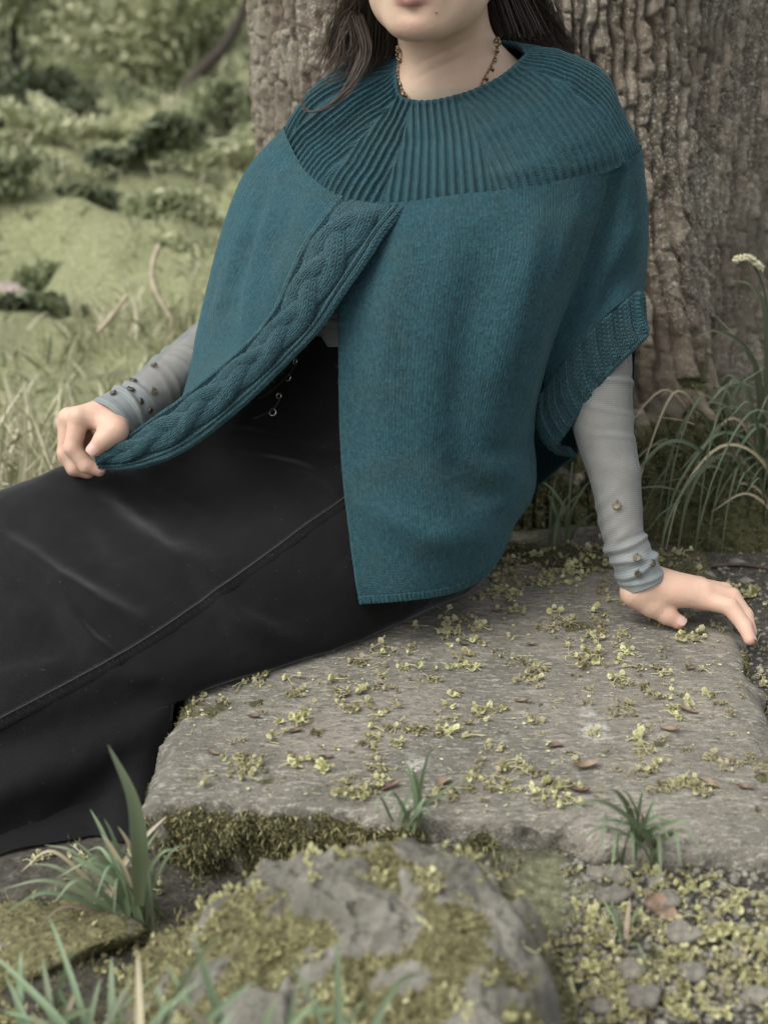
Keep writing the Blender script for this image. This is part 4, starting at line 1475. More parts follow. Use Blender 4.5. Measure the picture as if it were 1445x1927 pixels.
def build_yoke(parent):
    C = A([[W(*c) for c in st] for st in YK])            # station, row, 3
    C = np.swapaxes(C, 0, 1)                              # row, station
    nv, nu = 80, 1150
    g, tv, tu = surf(C, nv, nu, per_u=True)
    out = -grid_normals(g, True)
    # ribs keep their spacing and stay parallel to the middle of each section, so they run out at the decrease lines
    seg = np.linalg.norm(np.roll(g, -1, 1) - g, axis=2)
    s = np.concatenate([np.zeros((nv, 1)), np.cumsum(seg, 1)], 1)            # arc length per row
    total = s[:, -1:]
    bnd = [0.55, 1.75, 2.85, 4.62, 6.9, 8.35, 9.6, 10.9]
    cen = [1.15, 2.3, 3.75, 5.5, 7.6, 9.0, 10.3, 11.75]
    phase = np.zeros((nv, nu))
    edge = np.ones((nv, nu))
    v = np.linspace(0, 1, nv)[:, None]
    sp = 0.0082 + 0.0030 * v
    tug = np.broadcast_to(tu[None], (nv, nu))
    n = 12.0
    vcum = np.concatenate([np.zeros((1, nu)), np.cumsum(np.linalg.norm(np.diff(g, axis=0), axis=2), 0)], 0)
    for k, c in enumerate(cen):
        lo, hi = bnd[k], bnd[(k + 1) % len(bnd)]
        if k == len(cen) - 1:
            inside = (tug >= lo) | (tug < hi)
            rel = (tug - c + 6) % n - 6
        else:
            inside = (tug >= lo) & (tug < hi)
            rel = tug - c
        ic = int(round(c / n * nu)) % nu
        ds = s[:, :-1] - s[:, ic:ic + 1]
        ds = (ds + total / 2) % total - total / 2
        ph = ds / sp
        phase = np.where(inside, ph, phase)
        # the decrease line itself: a slightly raised closing rib
        L1 = np.abs(((tug - lo + 6) % n) - 6) * total / n
        L2 = np.abs(((tug - hi + 6) % n) - 6) * total / n
        edge = np.where(inside, np.minimum(L1, L2), edge)
    c = 0.5 + 0.5 * np.cos(2 * np.pi * phase)
    rib = np.clip((c - 0.42) / 0.58, 0, 1) ** 0.5
    rib = rib * sstep(0.0, 0.006, edge) + 0.0
    fade = sstep(0.0, 0.03, v) * (1 - 0.5 * sstep(0.96, 1.0, v))
    h = 0.0050 * (rib - 0.5) * fade - 0.0025 * sstep(0.9, 1.0, v)
    h = h + 0.0018 * np.exp(-((v - 0.012) / 0.02) ** 2)        # neck edging
    h = h + 0.004 * n2(tug * 0.1, np.broadcast_to(v, tug.shape), 5, 5, 2)
    gd = g + out * h[..., None]
    # roll neck edge and lower edge
    top = gd[0]
    r = 0.0022
    rows_top = []
    tdir = gd[0] - gd[3]
    tdir /= np.linalg.norm(tdir, axis=1, keepdims=True)
    for a in np.linspace(0, np.pi, 6)[1:]:
        rows_top.append(top + r * (np.sin(a) * tdir - (1 - np.cos(a)) * out[0]))
    rows_top.append(rows_top[-1] - tdir * 0.008)
    bot = gd[-1]
    bdir = gd[-1] - gd[-4]
    bdir /= np.linalg.norm(bdir, axis=1, keepdims=True)
    rows_b = []
    for a in np.linspace(0, np.pi * 0.8, 5)[1:]:
        rows_b.append(bot + 0.0020 * (np.sin(a) * bdir - (1 - np.cos(a)) * out[-1]))
    allr = np.stack(rows_top[::-1] + list(gd) + rows_b)
    uvu = phase * 0.0045 * 2.0 + 0.00225
    uu = np.stack([uvu, vcum], -1)
    uu = np.concatenate([np.repeat(uu[:1], len(rows_top), 0), uu, np.repeat(uu[-1:], len(rows_b), 0)])
    F = grid_faces(allr.shape[0], nu, True)[:, ::-1]
    add('yoke', allr, F, KNIT_RIB, parent, uv=uu)
    return g


def build_poncho():
    # back of the poncho is the thing the other pieces hang on
    back = ctrl([
        [(1206, 272, 1.812), (1115, 296, 1.935), (850, 286, 1.972), (595, 281, 1.943), (533, 245, 1.845)],
        [(1218, 385, 1.815), (1150, 400, 1.945), (850, 400, 1.985), (570, 390, 1.955), (470, 312, 1.87)],
        [(1219, 455, 1.815), (1160, 520, 1.945), (860, 520, 1.985), (550, 490, 1.965), (438, 400, 1.90)],
        [(1208, 570, 1.805), (1150, 640, 1.94), (880, 640, 1.985), (560, 600, 1.965), (440, 520, 1.93)],
        [(1194, 670, 1.80), (1130, 740, 1.93), (900, 740, 1.985), (600, 700, 1.965), (470, 620, 1.93)],
        [(1185, 740, 1.80), (1090, 820, 1.91), (920, 850, 1.98), (640, 780, 1.965), (520, 700, 1.93)],
        [(1120, 800, 1.82), (1060, 868, 1.87), (940, 930, 1.97), (680, 850, 1.965), (580, 780, 1.93)],
    ])
    g, _, _ = surf(back, 120, 180)
    out = -grid_normals(g)
    out = -out
    g = roll(g, out, 'b', 0.0025)
    poncho = cloth('poncho', g, KNIT, BODY)
    build_yoke(poncho)

    # left front panel
    L = ctrl([
        [(600, 285, 1.93), (536, 238, 1.842), (565, 308, 1.768), (600, 345, 1.715), (640, 372, 1.683)],
        [(545, 330, 1.945), (470, 312, 1.85), (520, 372, 1.757), (560, 405, 1.695), (604, 420, 1.662)],
        [(520, 390, 1.95), (438, 376, 1.84), (488, 425, 1.742), (535, 455, 1.680), (578, 458, 1.645)],
        [(500, 470, 1.95), (414, 450, 1.82), (466, 495, 1.725), (513, 510, 1.662), (549, 520, 1.630)],
        [(480, 550, 1.94), (394, 530, 1.79), (442, 565, 1.700), (489, 577, 1.646), (524, 580, 1.622)],
        [(430, 600, 1.86), (372, 620, 1.745), (413, 642, 1.675), (454, 645, 1.630), (486, 634, 1.610)],
        [(380, 690, 1.75), (357, 700, 1.690), (380, 702, 1.645), (405, 697, 1.610), (432, 685, 1.598)],
        [(350, 750, 1.66), (343, 752, 1.640), (352, 752, 1.615), (365, 746, 1.598), (382, 728, 1.590)],
    ])
    g, _, _ = surf(L, 230, 210)
    out = -grid_normals(g)
    g = ridges(g, out, [([(530, 330), (500, 430), (478, 540), (462, 640)], 15, 0.010), ([(505, 360), (470, 460), (440, 580)], 16, -0.007),
                        ([(455, 430), (428, 540), (410, 640)], 18, 0.008), ([(560, 360), (530, 440), (505, 520)], 14, -0.004),
                        ([(400, 600), (430, 560), (470, 550)], 12, 0.003)])
    g, out, uvx = stitches(g)
    cloth('front_panel', g, KNIT, poncho, uvx)

    # right front panel
    Rr = ctrl([
        [(688, 378, 1.668), (760, 380, 1.650), (850, 367, 1.638), (985, 353, 1.638), (1080, 334, 1.660), (1150, 313, 1.695)],
        [(672, 470, 1.648), (760, 475, 1.625), (860, 470, 1.605), (985, 460, 1.612), (1068, 440, 1.637), (1125, 412, 1.685)],
        [(641, 560, 1.632), (740, 570, 1.605), (850, 575, 1.585), (960, 570, 1.595), (1037, 560, 1.627), (1084, 532, 1.680)],
        [(639, 680, 1.612), (730, 690, 1.587), (840, 695, 1.570), (940, 695, 1.585), (1002, 685, 1.622), (1038, 652, 1.680)],
        [(641, 800, 1.597), (730, 810, 1.572), (830, 815, 1.560), (920, 815, 1.580), (978, 805, 1.622), (1008, 772, 1.690)],
        [(647, 900, 1.580), (735, 910, 1.557), (830, 915, 1.550), (915, 910, 1.575), (977, 895, 1.622), (1008, 872, 1.700)],
        [(660, 1010, 1.566), (745, 1015, 1.547), (835, 1015, 1.547), (910, 1005, 1.577), (965, 975, 1.632), (1000, 938, 1.710)],
        [(672, 1098, 1.556), (755, 1094, 1.542), (840, 1084, 1.552), (905, 1058, 1.587), (948, 1018, 1.645), (972, 985, 1.715)],
        [(680, 1134, 1.552), (760, 1128, 1.541), (840, 1117, 1.557), (897, 1094, 1.597), (932, 1060, 1.652), (952, 1022, 1.722)],
    ])
    g, tv, tu = surf(Rr, 400, 300)
    out = -grid_normals(g)
    g = ridges(g, out, [([(905, 470), (880, 620), (868, 780), (880, 900)], 50, -0.016), ([(770, 430), (735, 560), (722, 700), (730, 860)], 40, 0.008),
                        ([(1010, 430), (980, 560), (950, 700)], 32, 0.010), ([(830, 860), (900, 930), (950, 960)], 34, -0.012),
                        ([(700, 950), (800, 1010), (900, 1010)], 32, 0.009), ([(1080, 400), (1045, 500), (1010, 620), (985, 760)], 20, 0.006),
                        ([(1000, 900), (960, 950), (920, 960)], 18, 0.005), ([(1003, 830), (960, 850), (910, 850)], 22, -0.005)])
    vv = np.linspace(0, 1, 400)[:, None]
    uvm = grid_uv(g)
    hem = sstep(0.945, 0.955, vv)
    ribh = 0.0014 * (np.clip(0.5 + 0.5 * np.cos(2 * np.pi * uvm[..., 0] / 0.0062), 0, 1) ** 0.6) * hem - 0.0004 * np.exp(-((vv - 0.948) / 0.006) ** 2)
    uu = np.linspace(0, 1, 300)[None, :]
    g = g + out * ribh[..., None]
    g, out, uv0 = stitches(g)
    g2 = roll(roll(g, out, 'l', 0.0026), np.concatenate([np.repeat(out[:, :1], 7, 1), out], 1), 'b', 0.0026)
    uvx = np.concatenate([np.repeat(uv0[:, :1], 7, 1), uv0], 1)
    uvx = np.concatenate([uvx, np.repeat(uvx[-1:], 7, 0)], 0)
    cloth('front_panel', g2, KNIT, poncho, uvx)

    # sleeve over her left arm
    S = ctrl([
        [(1146, 313, 1.697), (1170, 305, 1.705), (1188, 297, 1.712), (1203, 286, 1.738), (1206, 276, 1.80)],
        [(1122, 420, 1.688), (1147, 405, 1.700), (1180, 392, 1.706), (1210, 380, 1.735), (1218, 385, 1.812)],
        [(1081, 540, 1.682), (1115, 512, 1.690), (1160, 482, 1.692), (1206, 452, 1.722), (1219, 456, 1.81)],
        [(1038, 655, 1.682), (1078, 612, 1.680), (1133, 560, 1.688), (1192, 512, 1.712), (1214, 520, 1.802)],
        [(1018, 748, 1.692), (1052, 690, 1.678), (1110, 622, 1.675), (1185, 558, 1.692), (1208, 570, 1.80)],
    ])
    g, _, _ = surf(S, 170, 150)
    out = -grid_normals(g)
    g = ridges(g, out, [([(1165, 330), (1148, 420), (1110, 520), (1065, 620)], 14, -0.006), ([(1190, 330), (1185, 430), (1150, 500)], 12, 0.004)])
    g, out, uvx = stitches(g)
    cloth('sleeve', g, KNIT, poncho, uvx)
    K = ctrl([
        [(1050, 760, 1.755), (1018, 748, 1.692), (1052, 690, 1.678), (1110, 622, 1.675), (1187, 554, 1.692), (1204, 548, 1.735)],
        [(1050, 815, 1.760), (1018, 800, 1.696), (1056, 746, 1.676), (1118, 676, 1.668), (1193, 605, 1.680), (1207, 598, 1.725)],
        [(1078, 858, 1.765), (1046, 846, 1.702), (1078, 792, 1.676), (1132, 716, 1.663), (1208, 640, 1.672), (1211, 632, 1.715)],
    ])
    g, tv, tu = surf(K, 60, 420)
    out = -grid_normals(g)
    uvk = grid_uv(g)
    x = uvk[..., 0] / 0.026
    fr = x - np.floor(x)
    # two raised knit ribs, then a sunken purl panel
    rb = sstep(0.0, 0.07, fr) * sstep(0.62, 0.55, fr) * (0.5 + 0.5 * np.abs(np.sin(np.pi * fr / 0.205)) ** 0.7)
    vv = np.linspace(0, 1, 60)[:, None]
    h = 0.0058 * rb * sstep(0.0, 0.06, vv) * (1 - 0.75 * sstep(0.86, 0.97, vv)) + 0.0015 * np.exp(-((vv - 0.97) / 0.03) ** 2)
    g = g + out * (h + 0.0015)[..., None]
    g = roll(g, out, 'b', 0.003)
    cloth('cuff', g, KNIT_CABLE, poncho, np.concatenate([uvk, np.repeat(uvk[-1:], 7, 0)], 0))

    # plaited cable band along the opening, its end held in her hand
    U = [(640, 372, 1.688), (604, 418, 1.665), (576, 457, 1.647), (547, 518, 1.628), (521, 578, 1.615), (483, 631, 1.604), (428, 683, 1.594), (378, 724, 1.588), (337, 757, 1.585), (290, 790, 1.590), (240, 826, 1.595), (188, 856, 1.597)]
    Lw = [(764, 390, 1.650), (722, 440, 1.632), (690, 490, 1.617), (645, 553, 1.602), (600, 618, 1.592), (545, 676, 1.582), (478, 742, 1.570), (405, 805, 1.562), (340, 850, 1.562), (282, 873, 1.572), (232, 881, 1.584), (186, 876, 1.592)]
    rows = []
    for a, b in zip(U, Lw):
        pa, pb = W(*a), W(*b)
        mid = (pa + pb) / 2
        cv = A([0, 0, CAM_Z]) - mid
        cv /= np.linalg.norm(cv)
        rows.append([pa, pa * 0.7 + pb * 0.3 + cv * 0.006, pa * 0.35 + pb * 0.65 + cv * 0.008, pb])
    g, tv, tu = surf(A(rows), 680, 96)
    out = -grid_normals(g)
    u = np.linspace(0, 1, 96)[None, :]
    mid = g[:, 48]
    v = np.concatenate([[0], np.cumsum(np.linalg.norm(np.diff(mid, axis=0), axis=1))])[:, None]
    Lp = 0.190
    bump_ = lambda c, w: np.clip(1 - ((u - c) / w) ** 2, 0, 1) ** 0.5
    h = 0.0050 * bump_(0.040, 0.055) + 0.0048 * bump_(0.960, 0.055) + 0.0040 * bump_(0.865, 0.045)
    pl = np.zeros_like(h + v)
    al = 0
    strand_u = np.zeros_like(pl)
    for k in range(3):
        t = 2 * np.pi * (v / Lp + k / 3)
        c = 0.445 + 0.190 * np.sin(t)
        lift = 0.5 + 0.5 * np.sin(2 * t + 0.6)
        hk = bump_(c, 0.185) * (0.0048 + 0.0062 * lift)
        strand_u = np.where(hk > pl, (u - c), strand_u)
        pl = np.maximum(pl, hk)
    env = sstep(0.0, 0.03, v) * (0.55 + 0.45 * sstep(0.72, 0.55, v))
    h = np.maximum(h, pl * env)
    h = h + 0.0006 * n2(np.broadcast_to(u, h.shape), np.broadcast_to(v, h.shape), 60, 7, 2)
    g = g + out * h[..., None]
    uvb = grid_uv(g)
    uvb[..., 0] = np.where(np.abs(strand_u) > 0, strand_u * 0.085, uvb[..., 0])
    n_ = 7
    o1 = out
    g = roll(roll(g, out, 'l', 0.003), np.concatenate([np.repeat(out[:, :1], 7, 1), out], 1), 'r', 0.003)
    uvb = np.concatenate([np.repeat(uvb[:, :1], 7, 1), uvb, np.repeat(uvb[:, -1:], 7, 1)], 1)
    cloth('cable_band', g, KNIT_CABLE, poncho, uvb)
    return poncho


PONCHO = build_poncho()
# ---- skirt
def velvet():
    m = NT('black_corduroy')
    uv = m.node('ShaderNodeUVMap', uv_map='cloth').outputs[0]
    sp = m.node('ShaderNodeSeparateXYZ', {0: uv})
    co = m.coord('Object')
    wale = m.math('ABSOLUTE', m.math('SINE', m.math('MULTIPLY', m.math('ADD', sp.outputs['X'], m.math('MULTIPLY', sp.outputs['Y'], 0.25)), math.pi / 0.0024)))
    n1 = m.noise(co, 600, 3, 0.7)
    n0 = m.noise(co, 9, 4, 0.6)
    lint = m.noise(co, 260, 2, 0.5)
    col = m.ramp(n0, [(0.3, (0.0060, 0.0060, 0.0062)), (0.7, (0.0095, 0.0095, 0.0098))])
    col = m.mix(m.math('MULTIPLY', m.step(lint, 0.71, 0.76), 0.3), col, (0.12, 0.12, 0.12))
    h = m.math('ADD', m.math('MULTIPLY', wale, 0.6), m.math('MULTIPLY', n1, 0.6))
    m.pbr(col, 0.8, m.bump(h, 0.55, 0.0009), **{'Sheen Weight': 0.50, 'Sheen Roughness': 0.30, 'Sheen Tint': (0.72, 0.72, 0.74, 1.0), 'Specular IOR Level': 0.15})
    return m.m


VELVET = velvet()


def wpt(c):
    return A(c[1:]) if c[0] == 'w' else W(*c)


def build_skirt():
    S = SLAB_Z
    rows = []
    # each ring: back points, top silhouette, upper, mid, lower, contact, then the tucked or hanging rows
    def ring(b1, b2, top, up, mid, low, con, ext):
        return [W(*b1), W(*b2), W(*top), W(*up), W(*mid), W(*low), con] + ext

    def tuck(con, back):
        """under her, along the slab and up to the back"""
        con = A(con)
        back = A(back)
        a = con + A([0.01, 0.03, -0.001])
        return [a * 0.7 + back * 0.3 + A([0, 0, -0.004]), a * 0.35 + back * 0.65, back]

    rings = []
    c = W(935, 640, 1.76)
    rings.append(ring((640, 585, 1.90), (548, 600, 1.82), (560, 628, 1.725), (612, 634, 1.672), (700, 640, 1.655), (850, 650, 1.672), c, [W(930, 620, 1.84), W(850, 600, 1.90), W(740, 590, 1.92)]))
    c = W(940, 830, 1.76)
    rings.append(ring((640, 680, 1.91), (515, 690, 1.84), (515, 702, 1.735), (585, 730, 1.672), (690, 760, 1.640), (850, 800, 1.650), c, [W(940, 790, 1.86), W(900, 750, 1.93), W(760, 710, 1.94)]))
    c = G(918, 1088, S + 0.003)
    rings.append(ring((600, 800, 1.93), (470, 748, 1.84), (450, 758, 1.735), (545, 818, 1.672), (690, 890, 1.622), (850, 980, 1.620), c, tuck(c, [0.10, 1.955, S + 0.02])))
    c = G(812, 1146, S + 0.003)
    rings.append(ring((520, 845, 1.90), (420, 790, 1.81), (395, 800, 1.715), (490, 890, 1.640), (630, 990, 1.590), (742, 1082, 1.585), c, tuck(c, [-0.02, 1.93, S + 0.02])))
    c = G(645, 1218, S + 0.003)
    rings.append(ring((400, 880, 1.84), (345, 836, 1.78), (325, 846, 1.700), (395, 945, 1.620), (500, 1040, 1.545), (590, 1140, 1.525), c, tuck(c, [-0.12, 1.86, S + 0.02])))
    c = G(465, 1277, S + 0.003)
    rings.append(ring((270, 905, 1.82), (228, 876, 1.76), (218, 880, 1.685), (268, 985, 1.585), (345, 1095, 1.492), (415, 1212, 1.445), c, tuck(c, [-0.21, 1.78, S + 0.02])))
    c = W(318, 1318, 1.392)
    rings.append(ring((190, 905, 1.80), (155, 884, 1.73), (130, 880, 1.668), (152, 985, 1.560), (205, 1115, 1.455), (258, 1245, 1.392), c, [W(322, 1332, 1.392), W(300, 1440, 1.345), W(285, 1545, 1.290)]))
    rings.append(ring((110, 930, 1.80), (80, 912, 1.72), (62, 903, 1.650), (76, 1005, 1.540), (100, 1135, 1.435), (140, 1270, 1.360), W(190, 1352, 1.345), [W(190, 1420, 1.320), W(185, 1515, 1.295), W(165, 1588, 1.250)]))
    rings.append(ring((0, 1010, 1.78), (-40, 965, 1.70), (-58, 952, 1.625), (-50, 1065, 1.510), (-30, 1195, 1.400), (0, 1322, 1.318), W(30, 1402, 1.300), [W(28, 1480, 1.262), W(22, 1570, 1.248), W(5, 1650, 1.218)]))
    rings.append(ring((-150, 1110, 1.75), (-200, 1040, 1.67), (-215, 1030, 1.590), (-210, 1140, 1.475), (-195, 1265, 1.370), (-175, 1390, 1.290), W(-150, 1470, 1.265), [W(-150, 1550, 1.225), W(-160, 1640, 1.215), W(-185, 1715, 1.190)]))
    rings.append(ring((-330, 1220, 1.72), (-370, 1140, 1.64), (-385, 1130, 1.560), (-380, 1240, 1.440), (-365, 1360, 1.340), (-345, 1480, 1.260), W(-325, 1550, 1.235), [W(-325, 1630, 1.195), W(-340, 1700, 1.190), W(-365, 1770, 1.165)]))
    C = A(rings)
    nv, nu = 390, 270
    g, tv, tu = surf(C, nv, nu)
    out = grid_normals(g)                        # v runs leftwards along the leg, u from back over the top to the front
    mid = out[nv // 2, nu // 2]
    if mid @ (A([0, 0, CAM_Z]) - g[nv // 2, nu // 2]) < 0:
        out = -out
    g = ridges(g, out, [
        ([(-40, 985), (40, 1045), (110, 1095), (185, 1140), (255, 1170)], 24.8, 0.0138),
        ([(-20, 1050), (70, 1110), (140, 1165)], 31.0, -0.0066),
        ([(105, 1110), (140, 1170), (175, 1210), (212, 1235)], 17.1, 0.0104),
        ([(170, 925), (215, 970), (255, 1005), (310, 1045), (400, 1088)], 27.9, 0.0081),
        ([(250, 905), (290, 935), (335, 965), (385, 990)], 23.2, 0.0047),
        ([(340, 985), (420, 1035), (470, 1060)], 27.9, -0.0038),
        ([(395, 1110), (450, 1165), (500, 1190), (560, 1205)], 23.2, 0.0095),
        ([(350, 1090), (420, 1180), (455, 1230)], 27.9, -0.0047),
        ([(-30, 1285), (60, 1268), (150, 1248)], 23.2, 0.0057),
        ([(-20, 1235), (60, 1215), (130, 1200)], 31.0, -0.0057),
        ([(-20, 1150), (30, 1165), (60, 1185)], 27.9, 0.0047),
        ([(200, 1262), (250, 1275), (300, 1280)], 18.6, 0.0038),
        ([(440, 815), (520, 828), (600, 838), (660, 850)], 14.0, 0.0057),
        ([(440, 840), (520, 852), (590, 866), (660, 890)], 14.0, -0.0057),
        ([(490, 855), (560, 880), (610, 910), (655, 955)], 15.5, 0.0057),
        ([(530, 905), (600, 935), (650, 960)], 21.7, -0.0038),
        ([(500, 985), (560, 1000), (620, 1010)], 27.9, 0.0038),
        ([(340, 1322), (240, 1385), (150, 1446), (0, 1488)], 40.3, 0.0095),
        ([(300, 1370), (200, 1440), (60, 1500)], 37.2, -0.0038),
        ([(180, 1480), (120, 1540), (90, 1590)], 24.8, -0.0057),
    ])
    g = g + out * (0.0035 * fbm(g, 9, 3, 77) + 0.0013 * fbm(g * A([1.6, 0.7, 1.6]), 22, 2, 79) + 0.0003 * fbm(g, 75, 2, 81))[..., None]
    # nothing below the slab top where the slab is
    over = (g[..., 0] > -0.232) & (g[..., 1] > 1.19)
    g[..., 2] = np.where(over, np.maximum(g[..., 2], S + 0.0045), np.maximum(g[..., 2], ground_h(g[..., 0], g[..., 1]) + 0.004))
    uv = grid_uv(g)
    F = grid_faces(nv, nu)
    skirt = add('skirt', g, F, VELVET, BODY, uv=uv[..., ::-1])
    # close round the back: a plain back sheet joins the first and the last column
    a, b = g[:, 0], g[:, -1]
    t = np.linspace(0, 1, 14)
    back = a[:, None] * (1 - t)[None, :, None] + b[:, None] * t[None, :, None]
    bul = np.sin(np.pi * t)[None, :, None] * A([0.0, 0.03, 0.0])
    back = back + bul
    add('back_panel', back, grid_faces(nv, 14), VELVET, skirt, uv=grid_uv(back))
    bvh = BVHTree.FromPolygons([tuple(q) for q in g.reshape(-1, 3)], [tuple(q) for q in F.tolist()])
    # side seam with its overlocked stitches
    seam_px = cr_path([(665, 925, 0), (580, 985, 0), (500, 1045, 0), (420, 1102, 0), (350, 1152, 0), (270, 1205, 0), (200, 1246, 0), (100, 1300, 0), (0, 1352, 0), (-90, 1400, 0)], 90)
    pts, nn = [], []
    for x, y, _ in seam_px:
        h, n = cast(bvh, x, y)
        if h is not None:
            pts.append(h)
            nn.append(n)
    pts, nn = A(pts), A(nn)
    for _ in range(8):
        pts[1:-1] = (pts[:-2] + pts[1:-1] * 2 + pts[2:]) / 4
        nn[1:-1] = (nn[:-2] + nn[1:-1] * 2 + nn[2:]) / 4
    nn /= np.linalg.norm(nn, axis=1, keepdims=True)
    pts = A([A(bvh.find_nearest(Vector(p))[0]) for p in pts]) + nn * 0.0007
    TH = NT('grey_thread'); TH.pbr((0.06, 0.06, 0.06), 0.7, **{'Sheen Weight': 0.5})
    # welt: a low rounded strip
    T = np.gradient(pts, axis=0); T /= np.linalg.norm(T, axis=1, keepdims=True)
    sd = np.cross(T, nn)
    if sd[:, 2].mean() > 0:
        sd = -sd
    prof = A([(-0.0035, -0.001), (-0.0022, 0.0004), (-0.0008, 0.0012), (0.0006, 0.0013), (0.0016, 0.0004), (0.006, 0.0005), (0.009, 0.0001), (0.011, -0.001)])
    strip = pts[:, None] + sd[:, None] * prof[None, :, :1] + nn[:, None] * prof[None, :, 1:]
    seam = add('seam', strip, grid_faces(len(pts), len(prof)), VELVET, skirt, uv=grid_uv(strip))
    v, f = tube(pts + nn * 0.0013 - sd * 0.0002, 0.00036, 5)
    add('topstitch', v, f, TH.m, seam)
    bag = Bag()
    c = np.concatenate([[0], np.cumsum(np.linalg.norm(np.diff(pts, axis=0), axis=1))])
    for s in np.arange(0.004, c[-1], 0.0042):
        k = min(np.searchsorted(c, s), len(pts) - 1)
        p = pts[k]
        v, f = tube([p + sd[k] * 0.002 + nn[k] * 0.0006, p + sd[k] * 0.005 + nn[k] * 0.0007, p + sd[k] * 0.0085 + nn[k] * 0.0003], 0.00028, 4)
        bag.put(v, f)
    v, f, _ = bag.get()
    DT = NT('black_thread'); DT.pbr((0.011, 0.011, 0.011), 0.8)
    add('overlock_stitches', v, f, DT.m, seam, kind='stuff')
    # waist seam line and lacing eyelets in the opening of the poncho
    ME = NT('polished_metal'); ME.pbr((0.75, 0.74, 0.70), 0.22, **{'Metallic': 1.0})
    for (x, y, r) in ((558, 680, 5.5), (545, 711, 6.5), (527, 745, 5.5), (515, 776, 7)):
        h, n = cast(bvh, x, y)
        if h is None:
            continue
        rr = r * 0.00062
        aa = np.linspace(0, 2 * np.pi, 22, endpoint=False)
        t1 = np.cross(n, A([0, 0, 1.])); t1 /= np.linalg.norm(t1)
        t2 = np.cross(n, t1)
        ringp = h + n * 0.002 + rr * (np.cos(aa)[:, None] * t1 + np.sin(aa)[:, None] * t2)
        ph = np.linspace(0, 2 * np.pi, 8, endpoint=False)
        rad = (ringp - h - n * 0.002) / rr
        v = ringp[:, None] + 0.0011 * (np.cos(ph)[None, :, None] * rad[:, None] + np.sin(ph)[None, :, None] * n)
        f = np.concatenate([grid_faces(22, 8, True), np.stack([A([21 * 8 + j, 21 * 8 + (j + 1) % 8, (j + 1) % 8, j]) for j in range(8)])])
        add('eyelet', v, f, ME.m, skirt)
    lace = NT('black_lace'); lace.pbr((0.015, 0.015, 0.015), 0.5)
    for q in (((560, 684), (545, 706), (512, 738), (490, 752)), ((530, 748), (516, 770), (480, 790))):
        P = []
        for x, y in q:
            h, n = cast(bvh, x, y)
            if h is not None:
                P.append(h + n * 0.002)
        if len(P) > 1:
            v, f = tube(cr_path(P, 14), 0.0014, 6)
            add('lace', v, f, lace.m, skirt)
    return skirt, bvh


SKIRT, SKIRT_BVH = build_skirt()


# ---- thin grey blouse: gathered front in the opening, and the two sleeves
def sheer():
    m = NT('sheer_grey_blue_knit')
    uv = m.node('ShaderNodeUVMap', uv_map='cloth').outputs[0]
    sp = m.node('ShaderNodeSeparateXYZ', {0: uv})
    co = m.coord('Object')
    rib = m.math('ABSOLUTE', m.math('SINE', m.math('MULTIPLY', sp.outputs['Y'], math.pi / 0.0026)))
    n = m.noise(co, 40, 4, 0.6)
    nf = m.noise(co, 900, 2, 0.6)
    col = m.ramp(n, [(0.3, (0.155, 0.180, 0.178)), (0.7, (0.215, 0.240, 0.236))])
    col = m.mix(m.math('MULTIPLY', rib, 0.28), col, (0.30, 0.33, 0.325))
    p = m.pbr(col, 0.65, m.bump(m.math('ADD', rib, m.math('MULTIPLY', nf, 0.5)), 0.35, 0.0007), **{'Sheen Weight': 0.15, 'Sheen Roughness': 0.4})
    op = m.node('ShaderNodeAttribute', attribute_name='weave').outputs['Fac']
    tr = m.node('ShaderNodeBsdfTransparent')
    mx = m.node('ShaderNodeMixShader', {'Fac': m.math('SUBTRACT', op, m.math('MULTIPLY', m.math('SUBTRACT', 1.0, rib), 0.10))})
    m.t.links.new(tr.outputs[0], mx.inputs[1])
    m.t.links.new(p.outputs[0], mx.inputs[2])
    m.t.links.new(mx.outputs[0], m.out.inputs['Surface'])
    return m.m


SHEER = sheer()
DISC = NT('dull_brass_disc')
_co = DISC.coord('Object')
DISC.pbr(DISC.ramp(DISC.noise(_co, 300, 3), [(0.3, (0.085, 0.072, 0.050)), (0.7, (0.20, 0.175, 0.125))]), 0.5, **{'Metallic': 0.7})
THREAD = NT('dark_thread')
THREAD.pbr((0.03, 0.03, 0.03), 0.8)


